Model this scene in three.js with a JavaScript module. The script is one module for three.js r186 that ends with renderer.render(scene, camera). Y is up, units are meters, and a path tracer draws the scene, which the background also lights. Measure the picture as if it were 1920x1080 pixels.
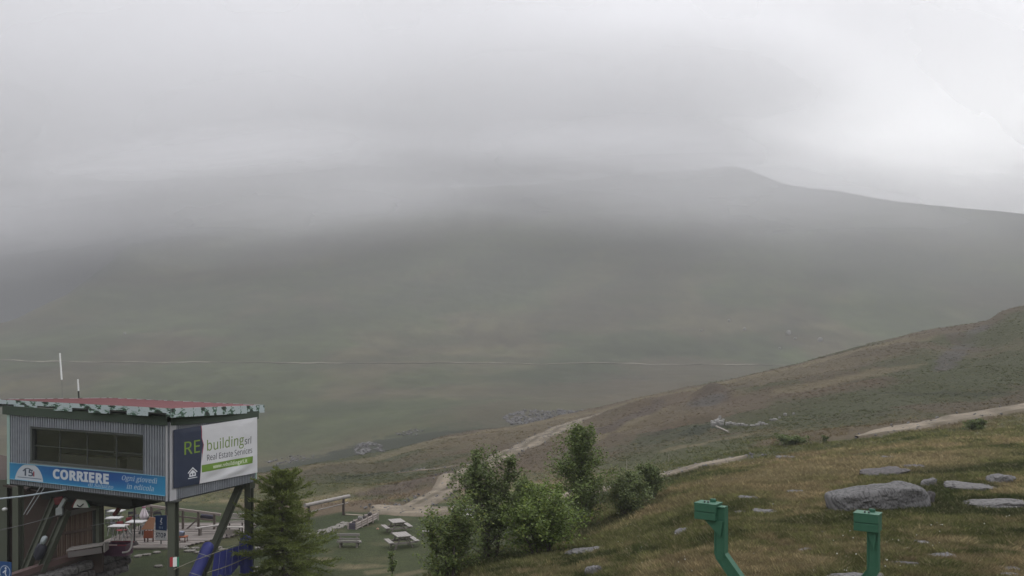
import * as THREE from 'three';
import { mergeGeometries, toCreasedNormals } from 'three/addons/utils/BufferGeometryUtils.js';
import { RoundedBoxGeometry } from 'three/addons/geometries/RoundedBoxGeometry.js';

// ---------------------------------------------------------------- camera, sky, sun, air, exposure
const F = 1500, HY = 680, CX = 960, EYE = 9;          // focal length and horizon row of the photograph (1920 x 1080)
const scene = new THREE.Scene();
const camera = new THREE.PerspectiveCamera(2 * Math.atan(540 / F) * 180 / Math.PI, 16 / 9, 0.1, 8000);
camera.position.set(0, EYE, 0);
camera.setViewOffset(1920, 1080, 0, 540 - HY, 1920, 1080);   // shifted lens: the camera is level
const renderer = new THREE.WebGLRenderer({ antialias: true });
renderer.setSize(1920, 1080);
renderer.toneMapping = THREE.LinearToneMapping;
renderer.toneMappingExposure = 1.6;
renderer.shadowMap.enabled = true;

const SUN_AZ = 34 * Math.PI / 180, SUN_EL = 30 * Math.PI / 180;     // right of the view, behind the cloud
const sunDir = new THREE.Vector3(Math.sin(SUN_AZ) * Math.cos(SUN_EL), Math.sin(SUN_EL), -Math.cos(SUN_AZ) * Math.cos(SUN_EL));
{
  // overcast sky: even grey cloud, brighter round the hidden sun and where the cloud thins low over the ridge on the right
  const W = 512, H = 256, data = new Float32Array(W * H * 4), v = new THREE.Vector3();
  for (let j = 0; j < H; j++) for (let i = 0; i < W; i++) {
    const up = ((j + 0.5) / H - 0.5) * Math.PI, az = ((i + 0.5) / W - 0.5) * 2 * Math.PI;
    v.set(Math.cos(az) * Math.cos(up), Math.sin(up), Math.sin(az) * Math.cos(up));
    const c = v.dot(sunDir);
    const daz = Math.atan2(v.x, -v.z) - 0.6, glow = (up > 0 ? 3.9 : 0) * Math.exp(-((daz / 0.30) ** 2) - (((up - 0.17) / 0.14) ** 2)) + 0.5 * Math.exp((c - 1) / 0.16);
    const lit = up > 0 ? 1.8 * (1 + 2 * Math.sin(up)) / 3 : 0.2;
    const o = (j * W + i) * 4;
    data[o] = lit * 0.985 + glow; data[o + 1] = lit * 0.985 + glow; data[o + 2] = lit * 1.05 + glow * 0.99; data[o + 3] = 1;
  }
  const sky = new THREE.DataTexture(data, W, H, THREE.RGBAFormat, THREE.FloatType);
  sky.mapping = THREE.EquirectangularReflectionMapping;
  sky.magFilter = THREE.LinearFilter; sky.minFilter = THREE.LinearFilter; sky.needsUpdate = true;
  scene.background = sky; scene.environment = sky;
}
const sun = new THREE.DirectionalLight(new THREE.Color(1.0, 0.965, 0.91), 0.7);
sun.position.copy(sunDir).multiplyScalar(300); sun.target.position.set(0, 0, 0);
sun.castShadow = true; sun.shadow.radius = 26; sun.shadow.mapSize.set(2048, 2048);
Object.assign(sun.shadow.camera, { left: -120, right: 120, top: 120, bottom: -120, near: 10, far: 700 });
scene.add(sun, sun.target);
scene.fog = new THREE.FogExp2(new THREE.Color(0.985, 0.992, 0.985), 0.00066);

// ---------------------------------------------------------------- random numbers, noise, naming
function rng(seed) { let a = seed >>> 0; return () => { a = (a + 0x6d2b79f5) >>> 0; let t = a; t = Math.imul(t ^ (t >>> 15), t | 1); t ^= t + Math.imul(t ^ (t >>> 7), t | 61); return ((t ^ (t >>> 14)) >>> 0) / 4294967296; }; }
const hash2 = (x, y) => { let h = Math.imul(x, 374761393) ^ Math.imul(y, 668265263); h = Math.imul(h ^ (h >>> 13), 1274126177); return ((h ^ (h >>> 16)) >>> 0) / 4294967296; };
function noise(x, y) {
  const ix = Math.floor(x), iy = Math.floor(y); let fx = x - ix, fy = y - iy;
  fx = fx * fx * (3 - 2 * fx); fy = fy * fy * (3 - 2 * fy);
  const a = hash2(ix, iy), b = hash2(ix + 1, iy), c = hash2(ix, iy + 1), d = hash2(ix + 1, iy + 1);
  return a + (b - a) * fx + (c - a + (a - b - c + d) * fx) * fy;
}
const fbm = (x, y, n = 4) => { let s = 0, a = 0.5, t = 0; for (let i = 0; i < n; i++) { s += a * noise(x, y); t += a; x = x * 2.03 + 17.1; y = y * 2.03 - 9.7; a *= 0.5; } return s / t; };
const clamp = (x, a = 0, b = 1) => Math.min(b, Math.max(a, x)), lerp = (a, b, t) => a + (b - a) * t;
const smooth = (a, b, x) => { const t = clamp((x - a) / (b - a)); return t * t * (3 - 2 * t); };
const V = (x, y, z) => new THREE.Vector3(x, y, z);

const used = new Map();
function numbered(name) { const n = used.get(name) ?? 0; used.set(name, n + 1); return n ? name + '_' + String(n).padStart(3, '0') : name; }
function shadows(o) { o.castShadow = true; o.receiveShadow = true; return o; }
function thing(name, label, category, p = V(0, 0, 0), turn = 0, group) {
  const o = new THREE.Group(); o.name = numbered(name); o.position.copy(p); o.rotation.y = turn;
  o.userData = { label, category }; if (group) o.userData.group = group;
  scene.add(o); return o;
}
function part(name, geo, mat, parent) { const m = shadows(new THREE.Mesh(Array.isArray(geo) ? join(geo) : geo, mat)); m.name = name; parent.add(m); return m; }
function single(name, geo, mat, label, category, group, kind) {
  const m = shadows(new THREE.Mesh(Array.isArray(geo) ? join(geo) : geo, mat)); m.name = numbered(name); scene.add(m);
  if (label) m.userData.label = label; if (category) m.userData.category = category; if (group) m.userData.group = group; if (kind) m.userData.kind = kind;
  return m;
}
function structure(name, geo, mat, label, category) { return single(name, geo, mat, label, category, undefined, 'structure'); }
function stuff(name, o, label, category) { o.name = numbered(name); shadows(o); o.userData = { kind: 'stuff', label, category }; scene.add(o); return o; }
function copyOf(src, p, turn, label) { const c = src.clone(); c.name = numbered(src.name.replace(/_\d{3}$/, '')); c.position.copy(p); c.rotation.y = turn; c.userData = { ...src.userData, label }; scene.add(c); return c; }
function join(list) {
  const gs = list.map((g) => { const h = g.index ? g.toNonIndexed() : g; for (const k of Object.keys(h.attributes)) if (!['position', 'normal', 'uv', 'color'].includes(k)) h.deleteAttribute(k); return h; });
  const keep = ['position', 'normal', 'uv', 'color'].filter((k) => gs.every((g) => g.attributes[k]));
  for (const g of gs) for (const k of Object.keys(g.attributes)) if (!keep.includes(k)) g.deleteAttribute(k);
  return mergeGeometries(gs);
}
// ---------------------------------------------------------------- shapes
function box(w, h, d, x = 0, y = 0, z = 0, ry = 0, rx = 0, rz = 0) { return new THREE.BoxGeometry(w, h, d).rotateZ(rz).rotateX(rx).rotateY(ry).translate(x, y, z); }
function rbox(w, h, d, x = 0, y = 0, z = 0, ry = 0, rx = 0, rz = 0, r) { return new RoundedBoxGeometry(w, h, d, 1, r ?? Math.min(w, h, d) * 0.12).rotateZ(rz).rotateX(rx).rotateY(ry).translate(x, y, z); }
// a straight bar of w x h section from a to b; "up" fixes how its section is turned
function bar(a, b, w, h, up = V(0, 1, 0)) {
  const z = b.clone().sub(a), L = z.length(); z.normalize();
  let x = up.clone().cross(z); if (x.length() < 1e-4) x = V(1, 0, 0).cross(z); x.normalize();
  const y = z.clone().cross(x), m = new THREE.Matrix4().makeBasis(x, y, z).setPosition(a.clone().add(b).multiplyScalar(0.5));
  return new THREE.BoxGeometry(w, h, L).applyMatrix4(m);
}
function rod(a, b, r0, r1 = r0, n = 8) {
  const d = b.clone().sub(a), L = d.length();
  return new THREE.CylinderGeometry(r1, r0, L, n).applyQuaternion(new THREE.Quaternion().setFromUnitVectors(V(0, 1, 0), d.normalize())).translate((a.x + b.x) / 2, (a.y + b.y) / 2, (a.z + b.z) / 2);
}
function wire(points, r, n = 24, k = 5) { return new THREE.TubeGeometry(new THREE.CatmullRomCurve3(points), n, r, k); }
// I-section steel column from a to b (flanges across "side")
function ibeam(a, b, w, h, side) {
  const t = Math.min(w, h) * 0.09, z = b.clone().sub(a).normalize(), x = side.clone().addScaledVector(z, -side.dot(z)).normalize(), y = z.clone().cross(x);
  const off = (v, k) => [a.clone().addScaledVector(v, k), b.clone().addScaledVector(v, k)];
  return join([bar(...off(y, h / 2 - t / 2), w, t, y), bar(...off(y, -h / 2 + t / 2), w, t, y), bar(a, b, t, h - 2 * t - 0.002, y)]);
}
// ---------------------------------------------------------------- textures
function canvasTex(w, h, draw, srgb = true) { const c = document.createElement('canvas'); c.width = w; c.height = h; const g = c.getContext('2d'); draw(g, w, h); const t = new THREE.CanvasTexture(c); if (srgb) t.colorSpace = THREE.SRGBColorSpace; t.wrapS = t.wrapT = THREE.RepeatWrapping; t.anisotropy = 8; return t; }
// tile of grain: f(x, y) in 0..1 (periodic noise through mirrored repeat)
function grainTex(n, f, lin = true) {
  const d = new Uint8Array(n * n * 4);
  for (let j = 0; j < n; j++) for (let i = 0; i < n; i++) { const c = f(i / n, j / n), o = (j * n + i) * 4; const a = Array.isArray(c) ? c : [c, c, c]; for (let k = 0; k < 3; k++) d[o + k] = clamp(a[k]) * 255; d[o + 3] = 255; }
  const t = new THREE.DataTexture(d, n, n); t.wrapS = t.wrapT = THREE.MirroredRepeatWrapping; t.magFilter = THREE.LinearFilter; t.minFilter = THREE.LinearMipmapLinearFilter; t.generateMipmaps = true; if (!lin) t.colorSpace = THREE.SRGBColorSpace; t.needsUpdate = true; return t;
}
const C = (r, g, b) => new THREE.Color().setRGB(Math.min(0.92, r * 1.4), Math.min(0.92, g * 1.4), Math.min(0.92, b * 1.4));
const mat = (r, g, b, roughness = 0.85, more = {}) => new THREE.MeshStandardMaterial({ color: C(r, g, b), roughness, ...more });
// ---------------------------------------------------------------- terrain: one height field round the camera
// knots along each bearing, shared by all bearings: [distance, row of the photograph] or [distance, null, height]
const yAt = (d, py) => EYE - d * (py - HY) / F;
const CREST = [[0, 903], [480, 889], [600, 866], [720, 851], [850, 816], [960, 797], [1100, 771], [1200, 746], [1350, 715], [1500, 681], [1650, 641], [1760, 617], [1850, 605], [1880, 588], [1925, 577], [2100, 555]];
const COLS = {
  '-700': [[14, null, 2], [28, null, 0.2], [42, null, 0], [58, null, -0.8], [88, null, -3], [100, null, -5], [150, null, -14], [187.4, null, -13], [302.1, null, -9], [451.2, 672], [543, 650], [611.8, 640], [772.4, 660], [1034, 560], [1885, 470], [4105, null, 380]],
  0: [[14, null, 2], [30, null, 0], [42, null, 0], [58, null, -0.8], [88, 903], [100, null, -5.4], [150, null, -14], [187.4, null, -13], [302.1, 780], [451.2, 676], [565.9, 640], [680.6, 606], [887.1, 645], [1219, 520], [2255, 432], [3827.5, 402]],
  120: [[14, null, 2], [30, null, 0], [42, null, 0], [58, null, -0.8], [88, 898], [100, null, -5.4], [150, null, -14], [187.4, null, -13], [302.1, 778], [451.2, 678], [588.9, 620], [795.3, 553], [978.8, 590], [1288.5, 490], [2255, 405], [3920, 374]],
  250: [[14, null, 2], [30, null, 0], [42, null, 0], [58, null, -0.8], [90, 895], [102, null, -5.4], [150, null, -13.6], [193.2, 880], [304.4, 772], [451.2, 679], [611.8, 610], [955.9, 484], [1116.5, 461], [1441, 432], [2162.5, 396], [3920, 361]],
  480: [[14, null, 2.2], [30, null, 0.05], [42, 1000], [60, 930], [95, 888], [108, null, -6], [150, null, -13], [204.6, 868], [313.6, 762], [451.2, 680], [623.3, 604], [864.1, 520], [1139.4, 446], [1459.5, 415], [2162.5, 383], [3920, 357]],
  720: [[14, null, 2.6], [29, null, 0.5], [40, 1020], [60, 931], [115, 851], [130, null, -6.2], [165, 878], [216.1, 818], [313.6, 752], [451.2, 681], [623.3, 605], [864.1, 522], [1139.4, 448], [1459.5, 414], [2162.5, 381], [3920, 354]],
  960: [[14, null, 3.2], [25, 1078], [40, 1008], [68, 893], [145, 797], [158, null, -4.6], [187.4, 826], [244.8, 775], [336.5, 736], [451.2, 682], [623.3, 606], [841.2, 532], [1116.5, 456], [1459.5, 412], [2162.5, 374], [3920, 348]],
  1100: [[13, null, 3.7], [23.5, 1077], [40, 978], [74, 866], [150, 771], [165, null, -2.6], [198.9, 794], [267.7, 760], [348, 728], [451.2, 682], [623.3, 606], [841.2, 528], [1116.5, 450], [1460.6, 398], [2070, 356], [3735, 334]],
  1350: [[12, null, 4.3], [19, 1080], [31, 945], [60, 850], [155, 715], [173.1, null, 2.6], [233.3, 750], [302.1, 731], [370.9, 710], [451.2, 684], [611.8, 606], [818.3, 524], [1070.6, 446], [1330, 384], [1811, 315], [2625, 328]],
  1480: [[12, null, 4.5], [18.5, 1080], [30, 940], [58.5, 835], [160, 686], [180, null, 5.5], [250, null, 0], [313, null, 0.6], [376, 706], [451.2, 685], [606, 609], [796, 529], [1007, 456], [1220, 400], [1500, 347], [2050, 385]],
  1600: [[12, null, 4.7], [18, 1080], [29, 936], [57, 822], [165, 654], [187.4, null, 8], [267.7, null, 2], [325.1, null, 2.6], [382.4, 702], [451.2, 686], [600.3, 612], [772.4, 534], [944.4, 466], [1116.5, 412], [1300, 366], [1632.6, 430]],
  1920: [[12, null, 4.9], [18, 1080], [31, 898], [60, 777], [176.2, 578], [210.4, null, 17], [290.6, null, 8], [348, null, 6], [393.9, null, 7], [451.2, 688], [588.9, 620], [726.5, 556], [864.1, 500], [1001.8, 450], [1150.9, 403], [1483.5, 480]],
  2700: [[12, null, 5.2], [18, null, 5.2], [31, null, 6], [60, null, 8], [176.2, null, 24], [210.4, null, 22], [290.6, null, 16], [348, null, 12], [393.9, null, 12], [462.7, null, 14], [588.9, null, 50], [726.5, null, 85], [864.1, null, 110], [1001.8, null, 130], [1150.9, null, 150], [1575.3, null, 130]],
};
const BACK = [[12, null, 5], [18, null, 5.4], [31, null, 6], [60, null, 8], [150, null, 14], [180, null, 14], [230, null, 13], [300, null, 14], [360, null, 18], [450, null, 26], [560, null, 40], [700, null, 56], [860, null, 76], [1100, null, 104], [1500, null, 140], [3200, null, 200]];
const NK = 16;
function pchip(xs, ys) {                                   // monotone cubic through (xs, ys)
  const n = xs.length, h = [], s = [], m = new Array(n).fill(0);
  for (let i = 0; i < n - 1; i++) { h[i] = xs[i + 1] - xs[i]; s[i] = (ys[i + 1] - ys[i]) / h[i]; }
  for (let i = 1; i < n - 1; i++) if (s[i - 1] * s[i] > 0) { const a = 2 * h[i] + h[i - 1], b = h[i] + 2 * h[i - 1]; m[i] = (a + b) / (a / s[i - 1] + b / s[i]); }
  m[0] = s[0]; m[n - 1] = s[n - 2];
  return (x) => {
    if (x <= xs[0]) return ys[0]; if (x >= xs[n - 1]) return ys[n - 1];
    let i = 0, k = n - 1; while (k - i > 1) { const q = (i + k) >> 1; if (xs[q] <= x) i = q; else k = q; }
    const t = (x - xs[i]) / h[i], t2 = t * t, t3 = t2 * t;
    return ys[i] * (2 * t3 - 3 * t2 + 1) + ys[i + 1] * (3 * t2 - 2 * t3) + h[i] * (m[i] * (t3 - 2 * t2 + t) + m[i + 1] * (t3 - t2));
  };
}
const thetaOf = (px) => Math.atan((px - CX) / F);
const knotR = [], knotY = [];
{
  const pxs = Object.keys(COLS).map(Number).sort((a, b) => a - b);
  const th = [-Math.PI, -1.9, ...pxs.map(thetaOf), 1.9, Math.PI];
  for (let k = 0; k < NK; k++) {
    const r = [BACK[k][0], BACK[k][0]], y = [BACK[k][2], BACK[k][2]];
    for (const px of pxs) { const [d, py, yy] = COLS[px][k]; r.push(d / Math.cos(thetaOf(px))); y.push(py === null ? yy : yAt(d, py)); }
    r.push(BACK[k][0], BACK[k][0]); y.push(BACK[k][2], BACK[k][2]);
    knotR[k] = pchip(th, r); knotY[k] = pchip(th, y);
  }
}
const crestPy = pchip(CREST.map((c) => c[0]), CREST.map((c) => c[1]));
const profiles = new Map();
function profile(theta) {
  const px = CX + F * Math.tan(clamp(theta, -1.4, 1.4)), xs = [0], ys = [4.6];
  for (let k = 0; k < NK; k++) {
    xs.push(knotR[k](theta));
    let y = knotY[k](theta);
    if (k === 4 && px > 0 && px < 2100) y = lerp(y, yAt(xs[5] * Math.cos(theta), crestPy(px)), smooth(0, 200, px) * (1 - smooth(1950, 2100, px)));
    ys.push(y);
  }
  return pchip(xs, ys);
}
function bumps(x, z, r) {
  let b = (fbm(x * 0.55 + 3, z * 0.55, 3) - 0.5) * 0.22 * smooth(6, 16, r);
  b += (fbm(x * 0.12, z * 0.12 + 40, 3) - 0.5) * 0.55 * smooth(40, 80, r);
  b += (fbm(x * 0.022 + 9, z * 0.022, 4) - 0.5) * 3.2 * smooth(150, 280, r);
  b += (fbm(x * 0.006 + 60, z * 0.006, 4) - 0.5) * 10 * smooth(460, 900, r) * (1 - 0.9 * smooth(850, 1250, r));
  const lawn = smooth(70, 58, r) * smooth(2.5, 0, Math.abs(x + 9) - 12);           // the mown lawn is even
  b += (Math.abs(fbm(x * 0.06 + 20, z * 0.05, 4) - 0.5) * -2.6 + 0.3) * smooth(58, 90, r) * (1 - smooth(140, 170, r) * 0.6);
  return b * (1 - 0.75 * lawn) + relief(x, z);
}
const MOUNDS = [];                                           // [x, z, rx, rz, height]: banks and hummocks one can point to
function relief(x, z) { let h = 0; for (const [a, b, rx, rz, k] of MOUNDS) { const q = ((x - a) / rx) ** 2 + ((z - b) / rz) ** 2; if (q < 6) h += k * Math.exp(-q * 1.6); } return h; }
const NT = 4096;                                                                   // profiles on a fine ring of bearings
function heightBase(theta, r) {
  const q = (theta / (2 * Math.PI) + 0.5) * NT, i = Math.floor(q), t = q - i, get = (n) => { n = ((n % NT) + NT) % NT; if (!profiles.has(n)) profiles.set(n, profile((n / NT - 0.5) * 2 * Math.PI)); return profiles.get(n); };
  return lerp(get(i)(r), get(i + 1)(r), t);
}
function height(x, z) { const r = Math.hypot(x, z); return heightBase(Math.atan2(x, -z), r) + bumps(x, z, r); }
const at = (px, py, d) => V((px - CX) * d / F, EYE - (py - HY) * d / F, -d);
// where the ray through a pixel first meets the ground
function hit(px, py, from = 10, to = 1500) {
  let d = from;
  for (; d < to; d *= 1.006) { const p = at(px, py, d); if (p.y < height(p.x, p.z)) break; }
  let a = d / 1.006, b = d;
  for (let i = 0; i < 14; i++) { const m = (a + b) / 2, p = at(px, py, m); if (p.y < height(p.x, p.z)) b = m; else a = m; }
  const p = at(px, py, b); p.y = height(p.x, p.z); return p;
}
const ground = (x, z) => V(x, height(x, z), z);

{ const add = (px, d, py, rx, rz, k) => { const x = (px - CX) * d / F; MOUNDS.push([x, -d, rx, rz, k]); }; add(1332, 118, 745, 3.2, 5, 1.9); add(1300, 92, 800, 4.5, 4, -1.3); add(1215, 126, 755, 9, 6, 1.0); add(1450, 110, 760, 12, 5, 0.7); add(1180, 100, 800, 10, 3.5, -0.7); add(830, 66, 900, 5, 3, 0.7); add(640, 64, 945, 6, 2.4, 0.5); add(1700, 95, 730, 16, 4, 0.8); add(1790, 130, 650, 4, 14, -1.2); add(1570, 62, 815, 8, 3, 0.5); }
// colours of the ground: dry brown and red grass, green sward, dark heath
const DRY = C(0.122, 0.097, 0.052), RED = C(0.097, 0.071, 0.042), GREEN = C(0.054, 0.060, 0.020), LAWN = C(0.024, 0.035, 0.007), HEATH = C(0.022, 0.029, 0.010), STRAW = C(0.160, 0.133, 0.074), EARTH = C(0.078, 0.060, 0.043), FARG = C(0.030, 0.037, 0.014), FARB = C(0.050, 0.040, 0.023), WOOD = C(0.014, 0.019, 0.017);
const PATCH = [];                                            // [x, z, rx, rz, turn, colour, strength]
function patch(px, py, rx, rz, turn, col, k = 0.8) { const p = hit(px, py); PATCH.push([p.x, p.z, rx, rz, turn * Math.PI / 180, col, k]); }
const tmp = new THREE.Color(), tmp2 = new THREE.Color();
function groundColor(x, z, out = new THREE.Color()) {
  const r = Math.hypot(x, z), d = -z;
  const n1 = fbm(x * 0.16 + 5, z * 0.16, 4), n2 = fbm(x * 0.5 - 8, z * 0.5 + 3, 4), n3 = fbm(x * 0.045 + 70, z * 0.03, 4), n4 = fbm(x * 1.3, z * 1.3 + 9, 3);
  const n5 = fbm(x * 2.4 + 31, z * 2.4, 3);
  out.copy(DRY).lerp(RED, smooth(0.50, 0.64, n3 * 0.5 + n2 * 0.5) * 0.75).lerp(STRAW, smooth(0.52, 0.7, n4) * 0.5).lerp(GREEN, smooth(0.36, 0.53, n1 * 0.4 + n2 * 0.3 + n5 * 0.3) * 0.85).lerp(HEATH, smooth(0.57, 0.65, n2 * 0.55 + n5 * 0.25 + n1 * 0.2) * 0.85);
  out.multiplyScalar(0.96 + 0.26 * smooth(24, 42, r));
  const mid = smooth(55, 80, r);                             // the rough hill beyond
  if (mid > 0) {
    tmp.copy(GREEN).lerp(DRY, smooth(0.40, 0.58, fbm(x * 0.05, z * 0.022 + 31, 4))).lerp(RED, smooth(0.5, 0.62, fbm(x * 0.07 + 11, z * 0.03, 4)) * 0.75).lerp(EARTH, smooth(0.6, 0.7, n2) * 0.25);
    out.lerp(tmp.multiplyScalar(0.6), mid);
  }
  const far = smooth(172, 260, r);                           // the slope across the valley
  if (far > 0) {
    tmp.copy(FARG).lerp(FARB, smooth(0.42, 0.62, fbm(x * 0.014 + 3, z * 0.008, 5)) * lerp(0.65, 0.25, smooth(500, 1150, r)));
    const g = fbm(x * 0.03, z * 0.03 + 7, 4); tmp.multiplyScalar(0.72 + 0.56 * g); const sw = fbm(x * 0.014 + z * 0.006 + 4, z * 0.0045, 4); tmp.multiplyScalar((0.82 + 0.36 * smooth(0.35, 0.62, sw)) * (0.55 + 0.9 * fbm(x * 0.13 + 3, z * 0.07, 4)));
    tmp.lerp(HEATH, smooth(0.55, 0.7, fbm(x * 0.02 - 40, z * 0.03, 4)) * 0.5);
    const th = Math.atan2(x, -z), left = smooth(-0.40, -0.52, th) * smooth(820, 960, r) + smooth(-0.3, -0.42, th) * smooth(1130, 1330, r);
    tmp.lerp(WOOD, clamp(left));
    out.lerp(tmp, far);
  }
  const ls = lawnShare(x, z);
  if (ls > 0) { tmp.copy(LAWN).lerp(GREEN, smooth(0.45, 0.65, n1) * 0.35).lerp(DRY, smooth(0.58, 0.75, n2) * 0.25); out.lerp(tmp, ls); }
  for (const [px, pz, rx, rz, a, col, k] of PATCH) {
    const dx = x - px, dz = z - pz; if (Math.abs(dx) > rx * 1.6 + rz && Math.abs(dz) > rx * 1.6 + rz) continue;
    const u = (dx * Math.cos(a) + dz * Math.sin(a)) / rx, w = (-dx * Math.sin(a) + dz * Math.cos(a)) / rz, q = Math.hypot(u, w) + (n2 - 0.5) * 0.9 + (n4 - 0.5) * 0.35;
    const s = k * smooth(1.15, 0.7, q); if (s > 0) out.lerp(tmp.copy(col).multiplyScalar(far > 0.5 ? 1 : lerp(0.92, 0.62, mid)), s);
  }
  return out;
}
function lawnShare(x, z) {                                   // mown lawn round the tables and in front of the cabin
  const d = -z, px = CX + F * x / d, y = heightBase(Math.atan2(x, -z), Math.hypot(x, z));
  const e = (fbm(x * 0.3, z * 0.3, 3) - 0.5) * 3;
  return smooth(26, 29, d + e) * smooth(56, 52, d + e - smooth(600, 900, px) * 2) * smooth(1.0, 0.55, y + e * 0.15) * smooth(-30, -24, x);
}
// patches one can point to in the photograph
patch(1720, 925, 3.2, 1.6, -8, HEATH, 0.85); patch(1850, 950, 3.2, 2.0, 5, HEATH, 0.9); patch(1560, 972, 2.4, 1.0, 0, HEATH, 0.6);
patch(1900, 880, 4, 1.6, 0, HEATH, 0.7); patch(1700, 905, 3.5, 1.2, 0, GREEN, 0.8); patch(1780, 885, 4, 1.5, 0, HEATH, 0.6);
patch(1500, 885, 7, 4, -10, DRY, 0.7); patch(1400, 915, 5, 3, -10, DRY, 0.6); patch(1640, 870, 8, 4, 0, STRAW, 0.45);
patch(1350, 955, 2.4, 1.0, -10, HEATH, 0.6); patch(1130, 985, 5, 1.6, -35, HEATH, 0.7); patch(1240, 905, 6, 2.2, -35, HEATH, 0.75);
patch(1330, 748, 3.4, 11, 20, EARTH, 0.85); patch(1290, 800, 5, 10, 30, HEATH, 0.8); patch(1420, 840, 12, 8, 0, GREEN, 0.8); patch(1300, 845, 9, 9, 20, GREEN, 0.8);
patch(1230, 760, 5, 12, 40, RED, 0.7); patch(1460, 745, 16, 12, 0, RED, 0.7); patch(1620, 800, 9, 5, -10, RED, 0.8); patch(1640, 745, 22, 9, 0, GREEN, 0.75);
patch(1850, 690, 14, 18, 0, GREEN, 0.85); patch(1880, 620, 9, 22, 0, GREEN, 0.9); patch(1800, 640, 1.6, 22, 22, EARTH, 0.75); patch(1500, 700, 10, 14, 0, STRAW, 0.35);
patch(1200, 840, 10, 10, 0, GREEN, 0.6); patch(1180, 800, 12, 9, -20, DRY, 0.5); patch(820, 902, 6, 5, -35, RED, 0.95); patch(740, 922, 6, 3, -30, EARTH, 0.8); patch(640, 950, 7, 2.6, -22, RED, 0.95);
patch(600, 925, 9, 4, -15, GREEN, 0.75); patch(720, 895, 10, 6, -15, GREEN, 0.7); patch(1000, 870, 10, 7, -30, RED, 0.7); patch(720, 870, 24, 6, -20, RED, 0.5); patch(960, 815, 14, 14, -30, DRY, 0.6);
for (const [px, py, rx] of [[520, 880, 20], [590, 867, 20], [650, 852, 22], [705, 842, 22], [760, 830, 22], [820, 815, 22], [880, 803, 22], [930, 793, 20], [990, 784, 18]]) { const p = hit(px, py, 160); PATCH.push([p.x, p.z, rx, 17, -0.5, HEATH, 0.9]); }
const SCAR = C(0.080, 0.073, 0.061);
function streak(line, half, col, k, step = 1.3) {             // a band of one colour along a line of the photograph
  const ps = line.map(([x, y]) => hit(x, y, 34));
  for (let i = 0; i < ps.length - 1; i++) { const L = ps[i].distanceTo(ps[i + 1]), n = Math.max(1, Math.round(L / (half * 2 * step))), a = Math.atan2(ps[i + 1].z - ps[i].z, ps[i + 1].x - ps[i].x); for (let j = 0; j < n; j++) { const p = ps[i].clone().lerp(ps[i + 1], (j + 0.5) / n); PATCH.push([p.x, p.z, L / n * 0.62 + half * 0.3, half, a, col, k]); } }
}
streak([[1110, 774], [1350, 719], [1500, 686], [1650, 647], [1760, 622]], 5, STRAW, 0.6, 3); streak([[1740, 628], [1860, 604]], 4, RED, 0.8, 3);
streak([[1380, 752], [1480, 740], [1640, 722]], 5, RED, 0.7, 3); streak([[1455, 737], [1576, 713], [1700, 688]], 2.2, STRAW, 0.7, 4); streak([[1400, 805], [1560, 772], [1750, 728], [1900, 700]], 7, GREEN, 0.75, 2);
streak([[1120, 812], [1180, 785], [1232, 757]], 2.6, EARTH, 0.9, 3); streak([[1105, 828], [1170, 802], [1240, 770]], 1.3, STRAW, 0.7, 5); streak([[1300, 812], [1342, 797]], 2.2, HEATH, 0.85, 2); streak([[1240, 846], [1320, 831], [1410, 813]], 1.0, STRAW, 0.7, 5);
streak([[1318, 760], [1340, 742]], 2.6, SCAR, 0.95, 1); streak([[1768, 692], [1800, 655], [1842, 612]], 1.6, SCAR, 0.9, 5); streak([[1640, 738], [1760, 736], [1900, 738]], 0.7, HEATH, 0.6, 8); streak([[1860, 640], [1900, 600]], 6, GREEN, 0.7, 2);
streak([[480, 894], [600, 871], [720, 856], [850, 821], [960, 802], [1080, 780]], 3.2, STRAW, 0.6, 4); streak([[590, 912], [700, 896], [800, 872], [870, 852]], 3, GREEN, 0.75, 3); streak([[640, 897], [700, 889], [760, 880]], 1.6, HEATH, 0.7, 2); streak([[690, 928], [770, 905], [850, 884]], 1.8, EARTH, 0.9, 4); streak([[575, 965], [650, 947], [730, 934], [810, 918]], 1.4, RED, 0.95, 4); streak([[560, 940], [640, 925], [700, 912]], 0.8, STRAW, 0.6, 5);
for (const [px, py] of [[1040, 765], [1150, 735], [1300, 690]]) { const p = hit(px, py, 200); PATCH.push([p.x, p.z, 40, 55, 0, FARB, 0.6]); }

for (const [px, py, rx] of [[645, 1063, 0.8], [690, 1062, 0.9], [705, 1072, 0.6], [765, 1076, 0.9], [600, 1050, 0.7]]) patch(px, py, rx, 0.5, 0, STRAW, 0.6);
const grassGrain = grainTex(1024, (x, y) => {
  const a = fbm(x * 60, y * 60, 3), b = noise(x * 380, y * 380), c = noise(x * 420 + 50, y * 90), d = fbm(x * 14, y * 14, 3);
  const v = 0.30 + 0.34 * a + 0.30 * b * c + 0.22 * (d - 0.5) + 0.16 * (noise(x * 900, y * 900) - 0.5);
  return [v * 1.02, v, v * 0.97];
});
const grassBump = grainTex(1024, (x, y) => 0.5 * fbm(x * 90, y * 90, 3) + 0.5 * noise(x * 400, y * 400));
let GAIN = 0; { const d = grassGrain.image.data; for (let i = 0; i < d.length; i += 4) GAIN += d[i + 1]; GAIN = 255 / (GAIN / (d.length / 4)); }
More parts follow.
